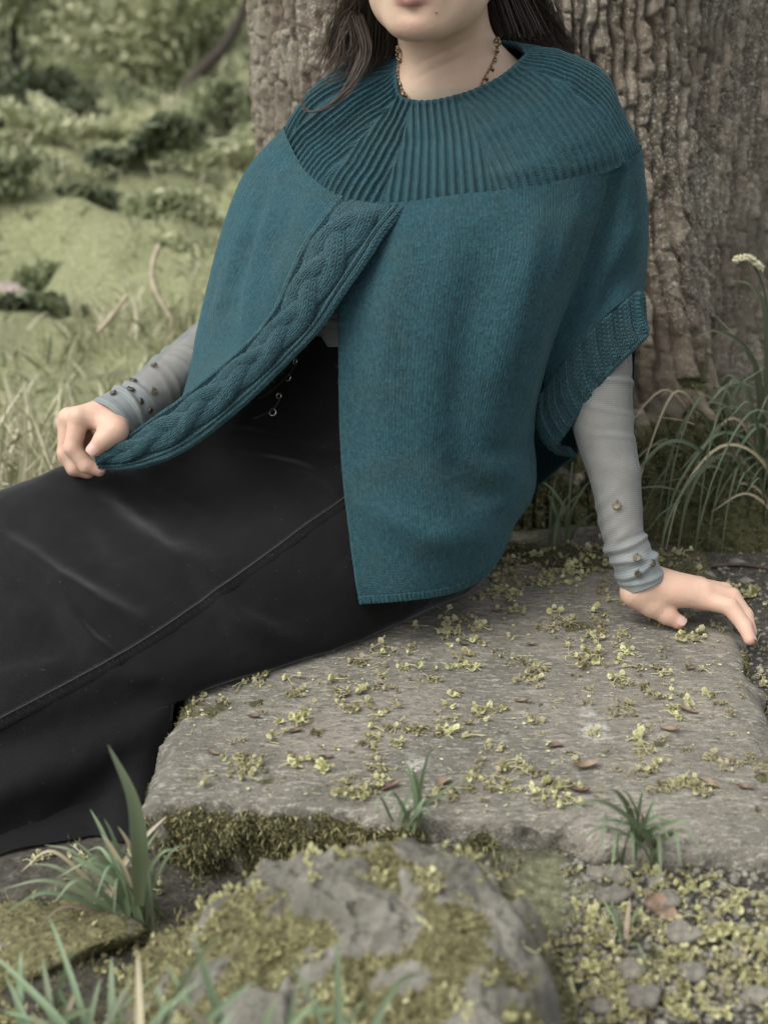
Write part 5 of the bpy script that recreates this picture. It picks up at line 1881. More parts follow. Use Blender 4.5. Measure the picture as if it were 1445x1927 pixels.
def sleeve(name, arm, folds, edge_dir, discs, seed, stretch=(0, 0)):
    pts = A([a for a, _ in arm])
    rad = A([r for _, r in arm])
    n, sides = 290, 84
    t = np.linspace(0, len(arm) - 1, n)
    P = cr_eval(pts, t)
    R = np.interp(t, np.arange(len(arm)), rad)
    T, N, B = frame_along(P)
    a = np.linspace(0, 2 * np.pi, sides, endpoint=False)
    s = np.concatenate([[0], np.cumsum(np.linalg.norm(np.diff(P, axis=0), axis=1))])
    L = s[-1]
    sL = L - s                                             # distance from the cuff
    h = np.zeros((n, sides))
    dirs = np.cos(a)[None, :, None] * N[:, None] + np.sin(a)[None, :, None] * B[:, None]
    toc = A([0, 0, CAM_Z]) - P
    toc /= np.linalg.norm(toc, axis=1, keepdims=True)
    face = (dirs * toc[:, None]).sum(-1)                   # 1 towards the camera
    up = np.cross(T, toc)
    sidev = (dirs * up[:, None]).sum(-1)
    for (c, tilt, cur, w, amp, cen, span) in folds:
        d = sL[:, None] - (c + tilt * sidev + cur * (1 - face))
        m_ = np.exp(-((sidev - cen) / span) ** 2)
        h += amp * np.exp(-(d / w) ** 2) * m_ - 0.35 * amp * np.exp(-((d - 2.1 * w) / w) ** 2) * m_
    wv = P[:, None] + dirs * R[:, None, None]
    h += 0.0009 * fbm(wv, 30, 3, seed) + 0.0016 * fbm(wv * A([1, 1, 1.6]), 14, 2, seed + 3) 
    g = P[:, None] + dirs * (R[:, None] + h)[..., None]
    # cuff: slant the end, turn it in
    end = g[-1] - 0.0
    inn = [end - dirs[-1] * 0.0012 + T[-1] * 0.0006, end - dirs[-1] * 0.0030 - T[-1] * 0.001, end - dirs[-1] * 0.0034 - T[-1] * 0.008]
    g = np.concatenate([g, np.stack(inn)])
    weave = np.clip(0.72 + 0.24 * sstep(0.07, 0.03, sL) + 0.0 * s, 0, 1)
    weave = np.concatenate([weave, np.ones(3)])
    uvu = np.broadcast_to((a * R.mean())[None], (n + 3, sides))
    uvv = np.broadcast_to(np.concatenate([s, [L + 0.001, L + 0.002, L + 0.008]])[:, None], (n + 3, sides))
    F = grid_faces(n + 3, sides, True)
    sl = add(name, g, F, SHEER, BODY, uv=np.stack([uvu, uvv], -1), attrs={'weave': np.repeat(weave, sides)})
    bvh = BVHTree.FromPolygons([tuple(q) for q in g.reshape(-1, 3)], [tuple(q) for q in F.tolist()])
    # cuff band, a doubled hem
    for (x, y, r, tiltx, tilty) in discs:
        hpt, nr = cast(bvh, x, y)
        if hpt is None:
            continue
        nr = nr + A([tiltx, 0, tilty])
        nr /= np.linalg.norm(nr)
        t1 = np.cross(nr, A([0, 0, 1.])); t1 /= np.linalg.norm(t1)
        t2 = np.cross(nr, t1)
        rr = r * 0.00054
        aa = np.linspace(0, 2 * np.pi, 24, endpoint=False)
        prof = [(0.0, 0.0009), (0.55, 0.0008), (0.86, 0.0012), (0.97, 0.0009), (1.0, 0.0003), (0.96, -0.0004), (0.0, -0.0004)]
        c = hpt + nr * 0.0022
        rows_ = [c + nr * z + rr * q * (np.cos(aa)[:, None] * t1 + np.sin(aa)[:, None] * t2) for q, z in prof]
        d = add('metal_disc', A(rows_), grid_faces(len(prof), 24, True), DISC.m, sl)
        v, f = tube([c + t2 * rr * 0.75 * (1 if t2[2] > 0 else -1) + nr * 0.0016, c + t2 * rr * 0.95 * (1 if t2[2] > 0 else -1) + nr * 0.0022,
                     hpt + t2 * rr * 1.3 * (1 if t2[2] > 0 else -1) + nr * 0.0005], 0.0005, 5)
        add('thread', v, f, THREAD.m, d)
    return sl


# folds: (distance from cuff, slant, curl, width, height, centre across, span across)
sleeve('blouse_sleeve', ARM_R, [(0.010, 0.004, 0.0, 0.0030, 0.0016, 0, 2), (0.022, -0.004, 0.004, 0.0036, 0.0030, 0, 2), (0.036, 0.006, 0.0, 0.0040, 0.0034, 0.2, 1.4),
                                (0.051, 0.000, 0.006, 0.0038, 0.0030, 0, 2), (0.066, -0.012, 0.0, 0.0050, 0.0026, 0.7, 0.8), (0.082, -0.014, 0, 0.0060, 0.0024, 0.8, 0.7),
                                (0.100, -0.016, 0, 0.0060, 0.0022, 0.8, 0.7), (0.122, -0.02, 0, 0.007, 0.0018, 0.7, 0.8), (0.150, 0.01, 0, 0.008, 0.0012, -0.5, 0.9),
                                (0.190, 0.012, 0, 0.004, 0.0012, -0.3, 0.9), (0.225, 0.012, 0, 0.004, 0.0010, -0.2, 1.0), (0.262, 0.006, 0, 0.0035, 0.0022, 0.0, 2)],
       None, [(1160, 951, 10, 0, 0), (1198, 1051, 9.5, -0.1, 0.1), (1226, 1061, 8, 0.9, 0.3), (1200, 1078, 8, 0.1, -0.6), (1131, 1010, 8, -0.9, 0.1)], 5)
sleeve('blouse_sleeve', ARM_L, [(0.006, 0.0, 0.0, 0.0028, 0.0014, 0, 2), (0.026, 0.003, 0.0, 0.0034, 0.0042, 0, 2), (0.044, -0.004, 0.004, 0.0030, 0.0020, 0.4, 1.2),
                                (0.070, 0.006, 0.006, 0.004, 0.0016, -0.4, 0.9), (0.085, 0.006, 0.004, 0.0035, 0.0014, -0.5, 0.8), (0.110, -0.008, 0, 0.0035, 0.0026, 0.1, 2), (0.134, -0.006, 0, 0.0035, 0.0024, 0, 2)],
       None, [(289, 737, 8, 0.1, 0), (247, 735, 8, 0, 0.9), (214, 742, 7, -0.4, 0.9), (264, 756, 7, 0.4, -0.2), (281, 772, 7, 0.7, -0.2), (252, 718, 7, 0.0, 1.2), (290, 690, 7, -0.3, 1.0)], 9)

_rows = []
for y, Y in ((560, 1.668), (590, 1.664), (605, 1.660), (622, 1.662), (650, 1.664)):
    _rows.append([(540, y, Y + 0.075), (575, y, Y + 0.04), (620, y + 3, Y), (680, y, Y - 0.012), (790, y, Y)])
_g, _tv, _tu = surf(ctrl(_rows), 140, 120)
_o = -grid_normals(_g)
_g = ridges(_g, _o, [([(560, 602), (620, 607), (700, 606)], 5, 0.004), ([(570, 618), (620, 619), (700, 622)], 4, 0.005), ([(580, 590), (640, 592), (700, 586)], 6, 0.003)])
add('blouse_front', _g, grid_faces(140, 120)[:, ::-1], SHEER, BODY, uv=grid_uv(_g), attrs={'weave': np.ones(_g.shape[:2])})


# ---- necklace
def necklace():
    path_px = [(752, 90), (752, 118), (751, 142), (760, 172), (790, 200), (850, 208), (895, 172), (910, 147), (924, 122), (932, 98), (937, 72)]
    pts = []
    for x, y in path_px:
        h, n = cast(BODY_BVH, x, y)
        if h is None:
            h, n = W(x, y, 1.76), A([0, -1., 0])
        pts.append(h + n * 0.0022)
    pts = pts + [A([0.135, 1.845, 0.79]), A([0.09, 1.885, 0.80]), A([0.045, 1.86, 0.79])]
    q = cr_eval(A(pts), np.linspace(0, len(pts), 500, endpoint=False), True)
    s = np.concatenate([[0], np.cumsum(np.linalg.norm(np.diff(q, axis=0), axis=1))])
    BR = NT('antique_bronze')
    BR.pbr((0.30, 0.21, 0.13), 0.35, **{'Metallic': 0.9})
    v, f = tube(q, 0.0005, 5, cap=False)
    nk = add('necklace', v, f, BR.m, BODY)
    r_ = np.random.default_rng(3)
    bv, bf = stone_mesh(0.0017, 1, (1, 1, 1), 10, 7, rough=0.0)
    bead = mesh_data('bead', bv, bf); bead.materials.append(BR.m)
    ch = Bag()
    a = np.linspace(0, 2 * np.pi, 12, endpoint=False)
    leafp = np.stack([np.cos(a) * 0.0024, np.zeros(12), -np.sin(a) * 0.0034 - 0.0036], 1)
    lv = np.concatenate([leafp + A([0, 0.0005, 0]), leafp - A([0, 0.0005, 0]), [[0, 0.0007, -0.0036], [0, -0.0007, -0.0036]]])
    j = np.arange(12); k = (j + 1) % 12
    lf = [np.stack([j, k, k + 12, j + 12], 1), np.concatenate([np.stack([np.full(12, 24), k, j], 1), np.stack([np.full(12, 25), j + 12, k + 12], 1)])]
    charm = mesh_data('charm', lv, lf); charm.materials.append(BR.m)
    for i, d in enumerate(np.arange(0.002, s[-1], 0.0052)):
        p = A([np.interp(d, s, q[:, c]) for c in range(3)])
        o = bpy.data.objects.new('bead', bead)
        link(o, nk, p)
        if i % 3 == 0:
            o = bpy.data.objects.new('charm', charm)
            link(o, nk, p + A([r_.normal() * 0.0012, -0.0012, 0]))
            o.rotation_euler = (r_.normal() * 0.3, r_.normal() * 0.5, r_.normal() * 0.6)
    return nk


necklace()


# ---- hair
def hair():
    m = NT('brown_hair')
    t = m.node('ShaderNodeAttribute', attribute_name='tone').outputs['Fac']
    col = m.ramp(t, [(0.0, (0.016, 0.012, 0.0095)), (0.5, (0.056, 0.041, 0.031)), (1.0, (0.150, 0.110, 0.082))])
    m.pbr(col, 0.42, **{'Specular IOR Level': 0.5, 'Anisotropic': 0.5})
    r_ = np.random.default_rng(21)
    bag = Bag()

    def strands(guide, spread, n, width, seg=15, frizz=0.003, tone=(0.1, 0.9), taper=0.5):
        guide = A(guide)
        for _ in range(n):
            u = r_.normal(size=2) * 0.5
            off = np.stack([A([u[0] * spread[i], u[1] * spread[i] * 0.75 + r_.normal() * 0.002, r_.normal() * spread[i] * 0.25]) for i in range(len(guide))])
            cut = r_.uniform(0.75, 1.0)
            P = cr_eval(guide + off, np.linspace(0, (len(guide) - 1) * cut, seg))
            ph = r_.uniform(0, 9, 3)
            tt = np.linspace(0, 1, seg)
            P = P + frizz * tt[:, None] * np.stack([np.sin(tt * r_.uniform(4, 12) + ph[0]), np.sin(tt * r_.uniform(4, 12) + ph[1]), 0.4 * np.sin(tt * 8 + ph[2])], 1)
            v, f = tube(P, width * r_.uniform(0.6, 1.3) * (1 - taper * tt ** 3), 3, cap=False)
            bag.put(v, f, np.clip(r_.uniform(*tone) + 0.1 * np.sin(tt * 14 + ph[0]).repeat(3), 0, 1))

    top = H(0, 0.01, 0.122)
    crown = H(0, -0.06, 0.115)
    # over the skull, parted in the middle
    for k in range(560):
        s_ = -1 if k % 2 else 1
        f0 = r_.uniform(-0.085, 0.075)
        a = H(s_ * 0.004, f0, 0.126 - 2.2 * (f0 + 0.01) ** 2)
        b = H(s_ * 0.062, f0 * 0.9 - 0.012, 0.085)
        c = H(s_ * 0.085, -0.020 + f0 * 0.35, 0.01)
        d = H(s_ * 0.085, -0.040 + f0 * 0.25, -0.07)
        P = cr_path([a, b, c, d], 18) + r_.normal(size=3) * 0.003
        v, f = tube(P, 0.0006, 3, cap=False)
        bag.put(v, f, r_.uniform(0.1, 0.9))
    for k in range(300):
        s_ = r_.uniform(-1, 1)
        a = H(s_ * 0.03, -0.07, 0.105)
        b = H(s_ * 0.075, -0.105 + 0.03 * abs(s_), 0.03)
        c = H(s_ * 0.085, -0.095 + 0.03 * abs(s_), -0.06)
        d = H(s_ * 0.08 + 0.03 * max(s_, 0), -0.10, -0.13)
        v, f = tube(cr_path([a, b, c, d], 18) + r_.normal(size=3) * 0.003, 0.0006, 3, cap=False)
        bag.put(v, f, r_.uniform(0.1, 0.8))
    # left of the picture: falls beside the jaw on to the shoulder
    gl = [H(-0.078, -0.02, 0.03), W(705, -70, 1.765), W(702, 0, 1.785), W(700, 60, 1.800), W(690, 110, 1.805), W(662, 150, 1.800)]
    strands(gl, [0.012, 0.022, 0.030, 0.034, 0.032, 0.030], 760, 0.00032, tone=(0.05, 0.8))
    gl2 = [H(-0.078, -0.01, 0.02), W(690, -60, 1.755), W(668, 0, 1.770), W(645, 50, 1.785), W(632, 95, 1.795), W(622, 128, 1.80)]
    strands(gl2, [0.010, 0.012, 0.016, 0.018, 0.018, 0.022], 380, 0.00030, frizz=0.005, tone=(0.25, 1.0))
    gl3 = [H(-0.070, -0.03, 0.0), W(735, -40, 1.80), W(735, 30, 1.815), W(728, 80, 1.82), W(715, 120, 1.822)]
    strands(gl3, [0.012, 0.016, 0.02, 0.02, 0.02], 320, 0.00045, tone=(0.0, 0.5))
    # the lock lying over the yoke, curling back at its end
    wl = [W(672, 30, 1.765), W(688, 90, 1.755), W(672, 140, 1.748), (W(640, 185, 1.744)), W(605, 207, 1.748), W(578, 208, 1.757), W(568, 190, 1.768), W(576, 172, 1.775)]
    strands(wl, [0.008, 0.009, 0.008, 0.006, 0.003, 0.0016, 0.0012, 0.001], 60, 0.0003, seg=40, frizz=0.0012, tone=(0.35, 1.0), taper=0.7)
    for _ in range(14):
        w2 = [W(660 + r_.normal() * 16, 20, 1.77), W(650 + r_.normal() * 18, 80, 1.765), W(630 + r_.normal() * 20, 130, 1.77), W(600 + r_.normal() * 22, 165 + r_.normal() * 14, 1.79)]
        strands(w2, [0.002, 0.004, 0.006, 0.008], 4, 0.00028, frizz=0.004, tone=(0.5, 1.0))
    # right of the picture: sweeps behind the neck and over the back of the shoulder
    gr = [H(0.070, -0.06, -0.01), W(935, -60, 1.86), W(945, 0, 1.880), W(968, 50, 1.893), W(1005, 88, 1.900), W(1050, 112, 1.905), W(1075, 150, 1.925)]
    strands(gr, [0.020, 0.034, 0.038, 0.036, 0.026, 0.018, 0.02], 1300, 0.00034, frizz=0.005, tone=(0.1, 0.9))
    gr2 = [H(0.080, -0.05, 0.0), W(985, -60, 1.87), W(1005, -10, 1.885), W(1030, 40, 1.90), W(1060, 85, 1.91), W(1080, 125, 1.925)]
    strands(gr2, [0.012, 0.016, 0.018, 0.018, 0.014, 0.02], 260, 0.0004, frizz=0.006, tone=(0.2, 0.9))
    for s_ in (-1, 1):          # eyebrows
        for k in range(46):
            x = r_.uniform(0.014, 0.047)
            a = H(s_ * x, 0.1005 - 0.38 * (x - 0.012), 0.0235 + 0.006 * np.sin((x - 0.014) / 0.033 * 2.4) + r_.normal() * 0.0012)
            v, f = tube([a - hf * 0.006, a, a + hs * s_ * 0.006 + hu * 0.0015 - hf * 0.003], 0.0003, 3, cap=False)
            bag.put(v, f, 0.3)
    v, f, a = bag.get()
    return add('hair', v, f, m.m, BODY, attrs={'tone': a})


hair()


# ---- loose wool fibres standing off the poncho
def wool_fuzz():
    m = NT('wool_fibre')
    m.pbr((0.05, 0.135, 0.15), 0.8, **{'Sheen Weight': 0.3})
    for ob in [o for o in PONCHO.children] + [PONCHO]:
        me = ob.data
        a = np.empty(len(me.vertices) * 3, np.float32); me.vertices.foreach_get('co', a)
        nr = np.empty(len(me.vertices) * 3, np.float32); me.vertex_normals.foreach_get('vector', nr)
        a = a.reshape(-1, 3) + ORG[ob.name]; nr = nr.reshape(-1, 3)
        base = ob.name.split('.')[0]
        if base in ('poncho',):
            continue
        n = {'front_panel': 3500, 'cable_band': 5000, 'yoke': 5000, 'sleeve': 2000, 'cuff': 3000}.get(base, 3000)
        i = rng.integers(0, len(a), n)
        d = nr[i] * 0.5 + rng.normal(size=(n, 3)) * 0.7
        d /= np.linalg.norm(d, axis=1, keepdims=True)
        v, f, k = blades(a[i], d, rng.normal(size=(n, 3)) * 0.6, rng.uniform(0.0015, 0.0048, n), np.full(n, 0.00016), seg=2)
        add('wool_fuzz', v, f, m.m, ob if ob is not PONCHO else PONCHO, kind='stuff')


wool_fuzz()
# ------------------------------------------------------------------ grass tufts, blossoms, leaves, pebbles
def blade_mat(name, base, tip):
    m = NT(name)
    uv = m.node('ShaderNodeUVMap', uv_map='cloth').outputs[0]
    sp = m.node('ShaderNodeSeparateXYZ', {0: uv})
    rnd = m.node('ShaderNodeObjectInfo').outputs['Random']
    col = m.ramp(sp.outputs['Y'], [(0.0, tuple(0.75 * a + 0.25 * b for a, b in zip(base, (0.35, 0.32, 0.18)))), (0.25, base), (0.85, tip), (1.0, tuple(1.15 * c for c in tip))])
    vein = m.math('ABSOLUTE', m.math('SINE', m.math('MULTIPLY', sp.outputs['X'], 22.0)))
    col = m.mix(m.math('MULTIPLY', vein, 0.22), col, tuple(min(1, 1.5 * c) for c in tip))
    hs = m.node('ShaderNodeHueSaturation', {'Color': col, 'Value': m.math('MULTIPLY_ADD', rnd, 0.6, 0.7), 'Hue': m.math('MULTIPLY_ADD', rnd, 0.05, 0.475)})
    p = m.pbr(hs.outputs[0], 0.42, **{'Specular IOR Level': 0.4})
    tr = m.node('ShaderNodeBsdfTranslucent', {'Color': hs.outputs[0]})
    mx = m.node('ShaderNodeMixShader', {'Fac': 0.25})
    m.t.links.new(p.outputs[0], mx.inputs[1])
    m.t.links.new(tr.outputs[0], mx.inputs[2])
    m.t.links.new(mx.outputs[0], m.out.inputs['Surface'])
    return m.m


BLADE = blade_mat('grass_blade', (0.125, 0.165, 0.090), (0.190, 0.250, 0.145))
SEDGE = blade_mat('sedge_blade', (0.075, 0.100, 0.055), (0.155, 0.185, 0.115))
STRAW = blade_mat('dry_blade', (0.36, 0.30, 0.19), (0.46, 0.40, 0.28))


def blade(parent, P, width, mat=BLADE, n=22, fold=0.25):
    P = cr_path(P, n)
    T = np.gradient(P, axis=0)
    T /= np.linalg.norm(T, axis=1, keepdims=True) + 1e-9
    toc = A([0, 0, CAM_Z]) - P.mean(0)
    tw = rng.normal() * 0.55
    ref = toc / np.linalg.norm(toc) + A([tw, 0, 0.5 + 0.4 * rng.normal()])
    S = np.cross(T, ref)
    S /= np.linalg.norm(S, axis=1, keepdims=True) + 1e-9
    N = np.cross(S, T)
    t = np.linspace(0, 1, n)
    w = width * (0.55 + 0.45 * np.clip(t / 0.25, 0, 1)) * np.clip((1 - t) / 0.55, 0, 1) ** 0.75 + 0.0002
    rows = np.stack([P + S * (w * k * 0.5)[:, None] + N * (abs(k) * fold * w * 0.5)[:, None] for k in (-1, -0.5, 0, 0.5, 1)], 1)
    uv = np.stack(np.broadcast_arrays(A([0, .25, .5, .75, 1.])[None, :], t[:, None]), -1)
    return add('blade', rows, grid_faces(n, 5), mat, parent, uv=uv)


def arc(base, tip, rise=0.4, droop=0.0):
    """a blade path from base to tip: grows up first, then leans over"""
    base, tip = A(base), A(tip)
    d = tip - base
    hgt = max(d[2], 0.02)
    m1 = base + d * 0.33 + A([0, 0, rise * hgt * 0.45]) - A([d[0], d[1], 0]) * 0.14
    m2 = base + d * 0.70 + A([0, 0, rise * hgt * 0.38 + droop]) - A([d[0], d[1], 0]) * 0.05
    return [base, m1, m2, tip]


def tuft(name, label, base, tips, width, group=None, mat=BLADE, spread=0.012, rise=0.4, **kw):
    root = empty(name, base, label=label, category='grass', **({'group': group} if group else {}))
    for tp in tips:
        px, py, Y = tp[:3]
        w = 0.85 * width * (tp[3] if len(tp) > 3 else rng.uniform(0.7, 1.2))
        dr = tp[4] if len(tp) > 4 else 0.0
        mt = tp[5] if len(tp) > 5 else mat
        b = A(base) + A([rng.normal() * spread, rng.normal() * spread * 0.7, -0.004])
        blade(root, arc(b, W(px, py, Y), rise, dr), w, STRAW if mt is BLADE and r_.random() < 0.09 else mt)
    return root


GT = 'grass tufts round the slab'
r_ = np.random.default_rng(5)
b1 = W(243, 1690, 1.125)
b1[2] = float(ground_h(b1[0], b1[1]))
t1 = tuft('grass_tuft', 'leafy grass tuft with one tall broad blade at the slab corner', b1, [
    (170, 1522, 1.14, 1.0), (128, 1608, 1.12, 1.2), (8, 1672, 1.10, 1.0, 0.015), (60, 1625, 1.14, 0.9, 0.01), (315, 1535, 1.16, 1.1), (338, 1600, 1.15, 0.8, 0.01),
    (270, 1572, 1.15, 0.9), (192, 1570, 1.12, 1.2), (222, 1555, 1.13, 1.0), (150, 1640, 1.10, 1.0, 0.02), (5, 1722, 1.08, 0.9, 0.02), (100, 1700, 1.08, 1.0, 0.025),
    (300, 1560, 1.17, 1.0), (180, 1690, 1.07, 0.8, 0.03), (230, 1600, 1.10, 1.1), (140, 1580, 1.15, 0.9), (250, 1610, 1.16, 0.8), (290, 1620, 1.13, 0.7), (205, 1630, 1.1, 0.9),
    (60, 1760, 1.07, 0.8, 0.02), (165, 1600, 1.16, 0.8, 0.02), (215, 1720, 1.06, 0.7, 0.03), (110, 1650, 1.12, 0.9, 0.02), (40, 1640, 1.13, 0.7, 0.03), (355, 1590, 1.14, 0.6, 0.01),
    (196, 1540, 1.14, 0.8), (262, 1540, 1.16, 0.7), (85, 1590, 1.15, 0.7, 0.01)], 0.0065, GT, spread=0.016, rise=0.35)
blade(t1, [W(262, 1705, 1.09), W(262, 1600, 1.09), W(248, 1500, 1.095), W(203, 1400, 1.10)], 0.0155)

for (lab, bx, by, bz, tips, wd) in (
    ('blurred long grass blades at the bottom left corner', 130, 2010, 0.90, [(92, 1722, 0.97), (150, 1850, 0.93), (12, 1838, 0.95), (60, 1905, 0.9), (210, 1800, 0.94), (250, 1842, 0.92), (40, 1790, 0.96), (175, 1900, 0.88), (110, 1860, 0.92),
                                                                          (300, 1830, 0.94), (0, 1900, 0.92), (225, 1890, 0.9), (80, 1800, 0.95), (190, 1840, 0.93), (-20, 1790, 0.95), (140, 1780, 0.95)], 0.0075),
    ('blurred grass blades in front of the boulder near its left end', 345, 2030, 0.80, [(362, 1755, 0.86), (408, 1760, 0.84), (290, 1850, 0.84), (480, 1845, 0.82), (330, 1880, 0.8), (415, 1880, 0.82), (260, 1790, 0.86), (445, 1900, 0.8), (385, 1840, 0.8), (310, 1810, 0.84)], 0.0075),
    ('blurred grass blades at the bottom middle before the boulder', 575, 2020, 0.79, [(634, 1762, 0.84), (560, 1850, 0.82), (690, 1880, 0.82), (520, 1880, 0.8), (800, 1830, 0.86, 1.0, 0.02), (600, 1880, 0.8), (650, 1900, 0.8), (545, 1800, 0.83)], 0.0075),
):
    tuft('grass_tuft', lab, W(bx, by, bz), tips, wd, GT, spread=0.024, rise=0.3)

b3 = G(772, 1548, 0.100)
tuft('grass_tuft', 'small upright grass tuft at the front edge of the slab', b3, [
    (762, 1432, 1.16), (775, 1445, 1.165), (818, 1412, 1.19, 0.9, 0.01), (850, 1492, 1.17), (862, 1470, 1.19), (722, 1505, 1.14, 0.7, 0.01), (735, 1535, 1.12, 0.7, 0.01), (700, 1545, 1.12, 0.6, 0.02), (800, 1500, 1.15, 0.9),
    (815, 1540, 1.13, 0.8, 0.01), (745, 1500, 1.18, 0.7), (790, 1470, 1.18, 0.7), (830, 1520, 1.2, 0.7)], 0.0055, GT, spread=0.006)
b4 = Gg(1205, 1624)
tuft('grass_tuft', 'spreading dark green grass tuft below the right front edge of the slab', b4, [
    (1142, 1487, 1.115), (1168, 1486, 1.125), (1209, 1488, 1.125), (1233, 1508, 1.125), (1292, 1568, 1.095), (1312, 1545, 1.115), (1072, 1520, 1.105, 1.0, 0.01), (1088, 1582, 1.075, 0.8, 0.01), (1243, 1678, 1.005, 1.2, 0.025),
    (1150, 1645, 1.025, 0.9, 0.02), (1280, 1632, 1.045, 0.9, 0.02), (1192, 1640, 1.025, 1.0, 0.02), (1110, 1545, 1.105), (1180, 1520, 1.105), (1255, 1540, 1.105), (1320, 1600, 1.075, 0.8, 0.015), (1225, 1550, 1.085), (1160, 1560, 1.075),
    (1130, 1610, 1.045, 0.7, 0.02), (1265, 1590, 1.075, 0.8, 0.01)], 0.0058, GT, spread=0.012, rise=0.55)
tuft('grass_tuft', 'few short grass blades in the litter right of the boulder', Gg(1178, 1765), [
    (1148, 1695, 1.06), (1208, 1700, 1.06), (1132, 1690, 1.07, 0.7), (1218, 1855, 0.99, 0.7, 0.02), (1185, 1690, 1.07), (1160, 1740, 1.03, 0.7)], 0.0055, GT, spread=0.005)
tuft('grass_tuft', 'few thin grass blades between the slab and the tree root', A([W(1055, 985, 1.98)[0], 1.985, 0.06]), [
    (1018, 905, 1.97), (1030, 930, 1.96), (1078, 868, 2.0, 0.8, 0.01), (1098, 925, 1.99), (1120, 965, 1.98), (1070, 930, 1.97), (1045, 900, 2.0), (1110, 905, 2.0), (1085, 950, 1.95)], 0.006, GT, spread=0.014)


def sedge():
    base = A([W(1436, 985, 2.08)[0], 2.09, 0.03])
    root = empty('sedge_clump', base, label='arching sedge clump with long drooping leaves right of the tree root', category='grass')
    g = np.random.default_rng(17)
    for k in range(115):
        b = base + A([g.normal() * 0.05, g.normal() * 0.04, -0.01])
        side = g.choice([-1, 1], p=[0.72, 0.28])
        reach = g.uniform(0.03, 0.17) * side
        top = g.uniform(0.12, 0.29)
        fwd = g.uniform(-0.16, 0.06)
        if k % 2 == 0:      # arching right over
            P = [b, b + A([reach * 0.35, fwd * 0.3, top * 0.75]), b + A([reach * 0.85, fwd * 0.7, top]), b + A([reach * 1.25, fwd, top * 0.70]), b + A([reach * 1.4, fwd * 1.1, top * g.uniform(0.05, 0.45)])]
        else:
            P = [b, b + A([reach * 0.25, fwd * 0.25, top * 0.6]), b + A([reach * 0.7, fwd * 0.7, top * 0.95]), b + A([reach * 1.15, fwd, top * g.uniform(0.7, 1.05)])]
        blade(root, P, g.uniform(0.0035, 0.0062), STRAW if g.random() < 0.12 else SEDGE, fold=0.5)
    for (pts, w) in (([(1440, 905), (1432, 760), (1405, 660), (1345, 622), (1308, 636)], 0.008), ([(1445, 880), (1420, 720), (1385, 640), (1325, 575)], 0.007),
                     ([(1445, 820), (1442, 640), (1418, 545), (1380, 527)], 0.008), ([(1420, 960), (1370, 850), (1380, 740), (1440, 690)], 0.005)):
        P = [W(x, y, 2.08 - 0.004 * i) for i, (x, y) in enumerate(pts)]
        P[0][2] = 0.03
        blade(root, P, w, SEDGE, fold=0.5)
    P = [A([base[0] + 0.02, 2.10, 0.02]), W(1452, 700, 2.10), W(1440, 560, 2.09), W(1418, 500, 2.08), W(1400, 484, 2.07)]
    st = cr_path(P, 30)
    v, f = tube(st, 0.0018, 6)
    stem = add('flower_stem', v, f, SEDGE, root, uv=np.tile([0.5, 0.5], (len(v), 1)))
    bag = Bag()
    hd = cr_path([W(1432, 505, 2.075), W(1408, 486, 2.07), W(1384, 488, 2.065)], 30)
    for p in hd:
        for _ in range(6):
            d = g.normal(size=3); d /= np.linalg.norm(d)
            v, f = tube([p, p + d * 0.003, p + d * 0.0065], [0.001, 0.0018, 0.0004], 5)
            bag.put(v, f)
    v, f, _ = bag.get()
    pm = NT('pale_seed'); pm.pbr((0.62, 0.58, 0.40), 0.8)
    add('seed_head', v, f, pm.m, stem)
    return root


sedge()


# ---- fallen blossoms
def blossom_mat():
    m = NT('blossom_yellow_green')
    t = m.node('ShaderNodeAttribute', attribute_name='tone').outputs['Fac']
    col = m.ramp(t, [(0.0, (0.19, 0.14, 0.085)), (0.25, (0.33, 0.305, 0.150)), (0.6, (0.50, 0.475, 0.255)), (1.0, (0.66, 0.625, 0.40))])
    rnd = m.node('ShaderNodeObjectInfo').outputs['Random']
    hs = m.node('ShaderNodeHueSaturation', {'Color': col, 'Value': m.math('MULTIPLY_ADD', rnd, 0.45, 0.72), 'Hue': m.math('MULTIPLY_ADD', rnd, 0.035, 0.482)})
    p = m.pbr(hs.outputs[0], 0.7)
    tr = m.node('ShaderNodeBsdfTranslucent', {'Color': hs.outputs[0]})
    mx = m.node('ShaderNodeMixShader', {'Fac': 0.2})
    m.t.links.new(p.outputs[0], mx.inputs[1])
    m.t.links.new(tr.outputs[0], mx.inputs[2])
    m.t.links.new(mx.outputs[0], m.out.inputs['Surface'])
    return m.m


BLOSSOM = blossom_mat()


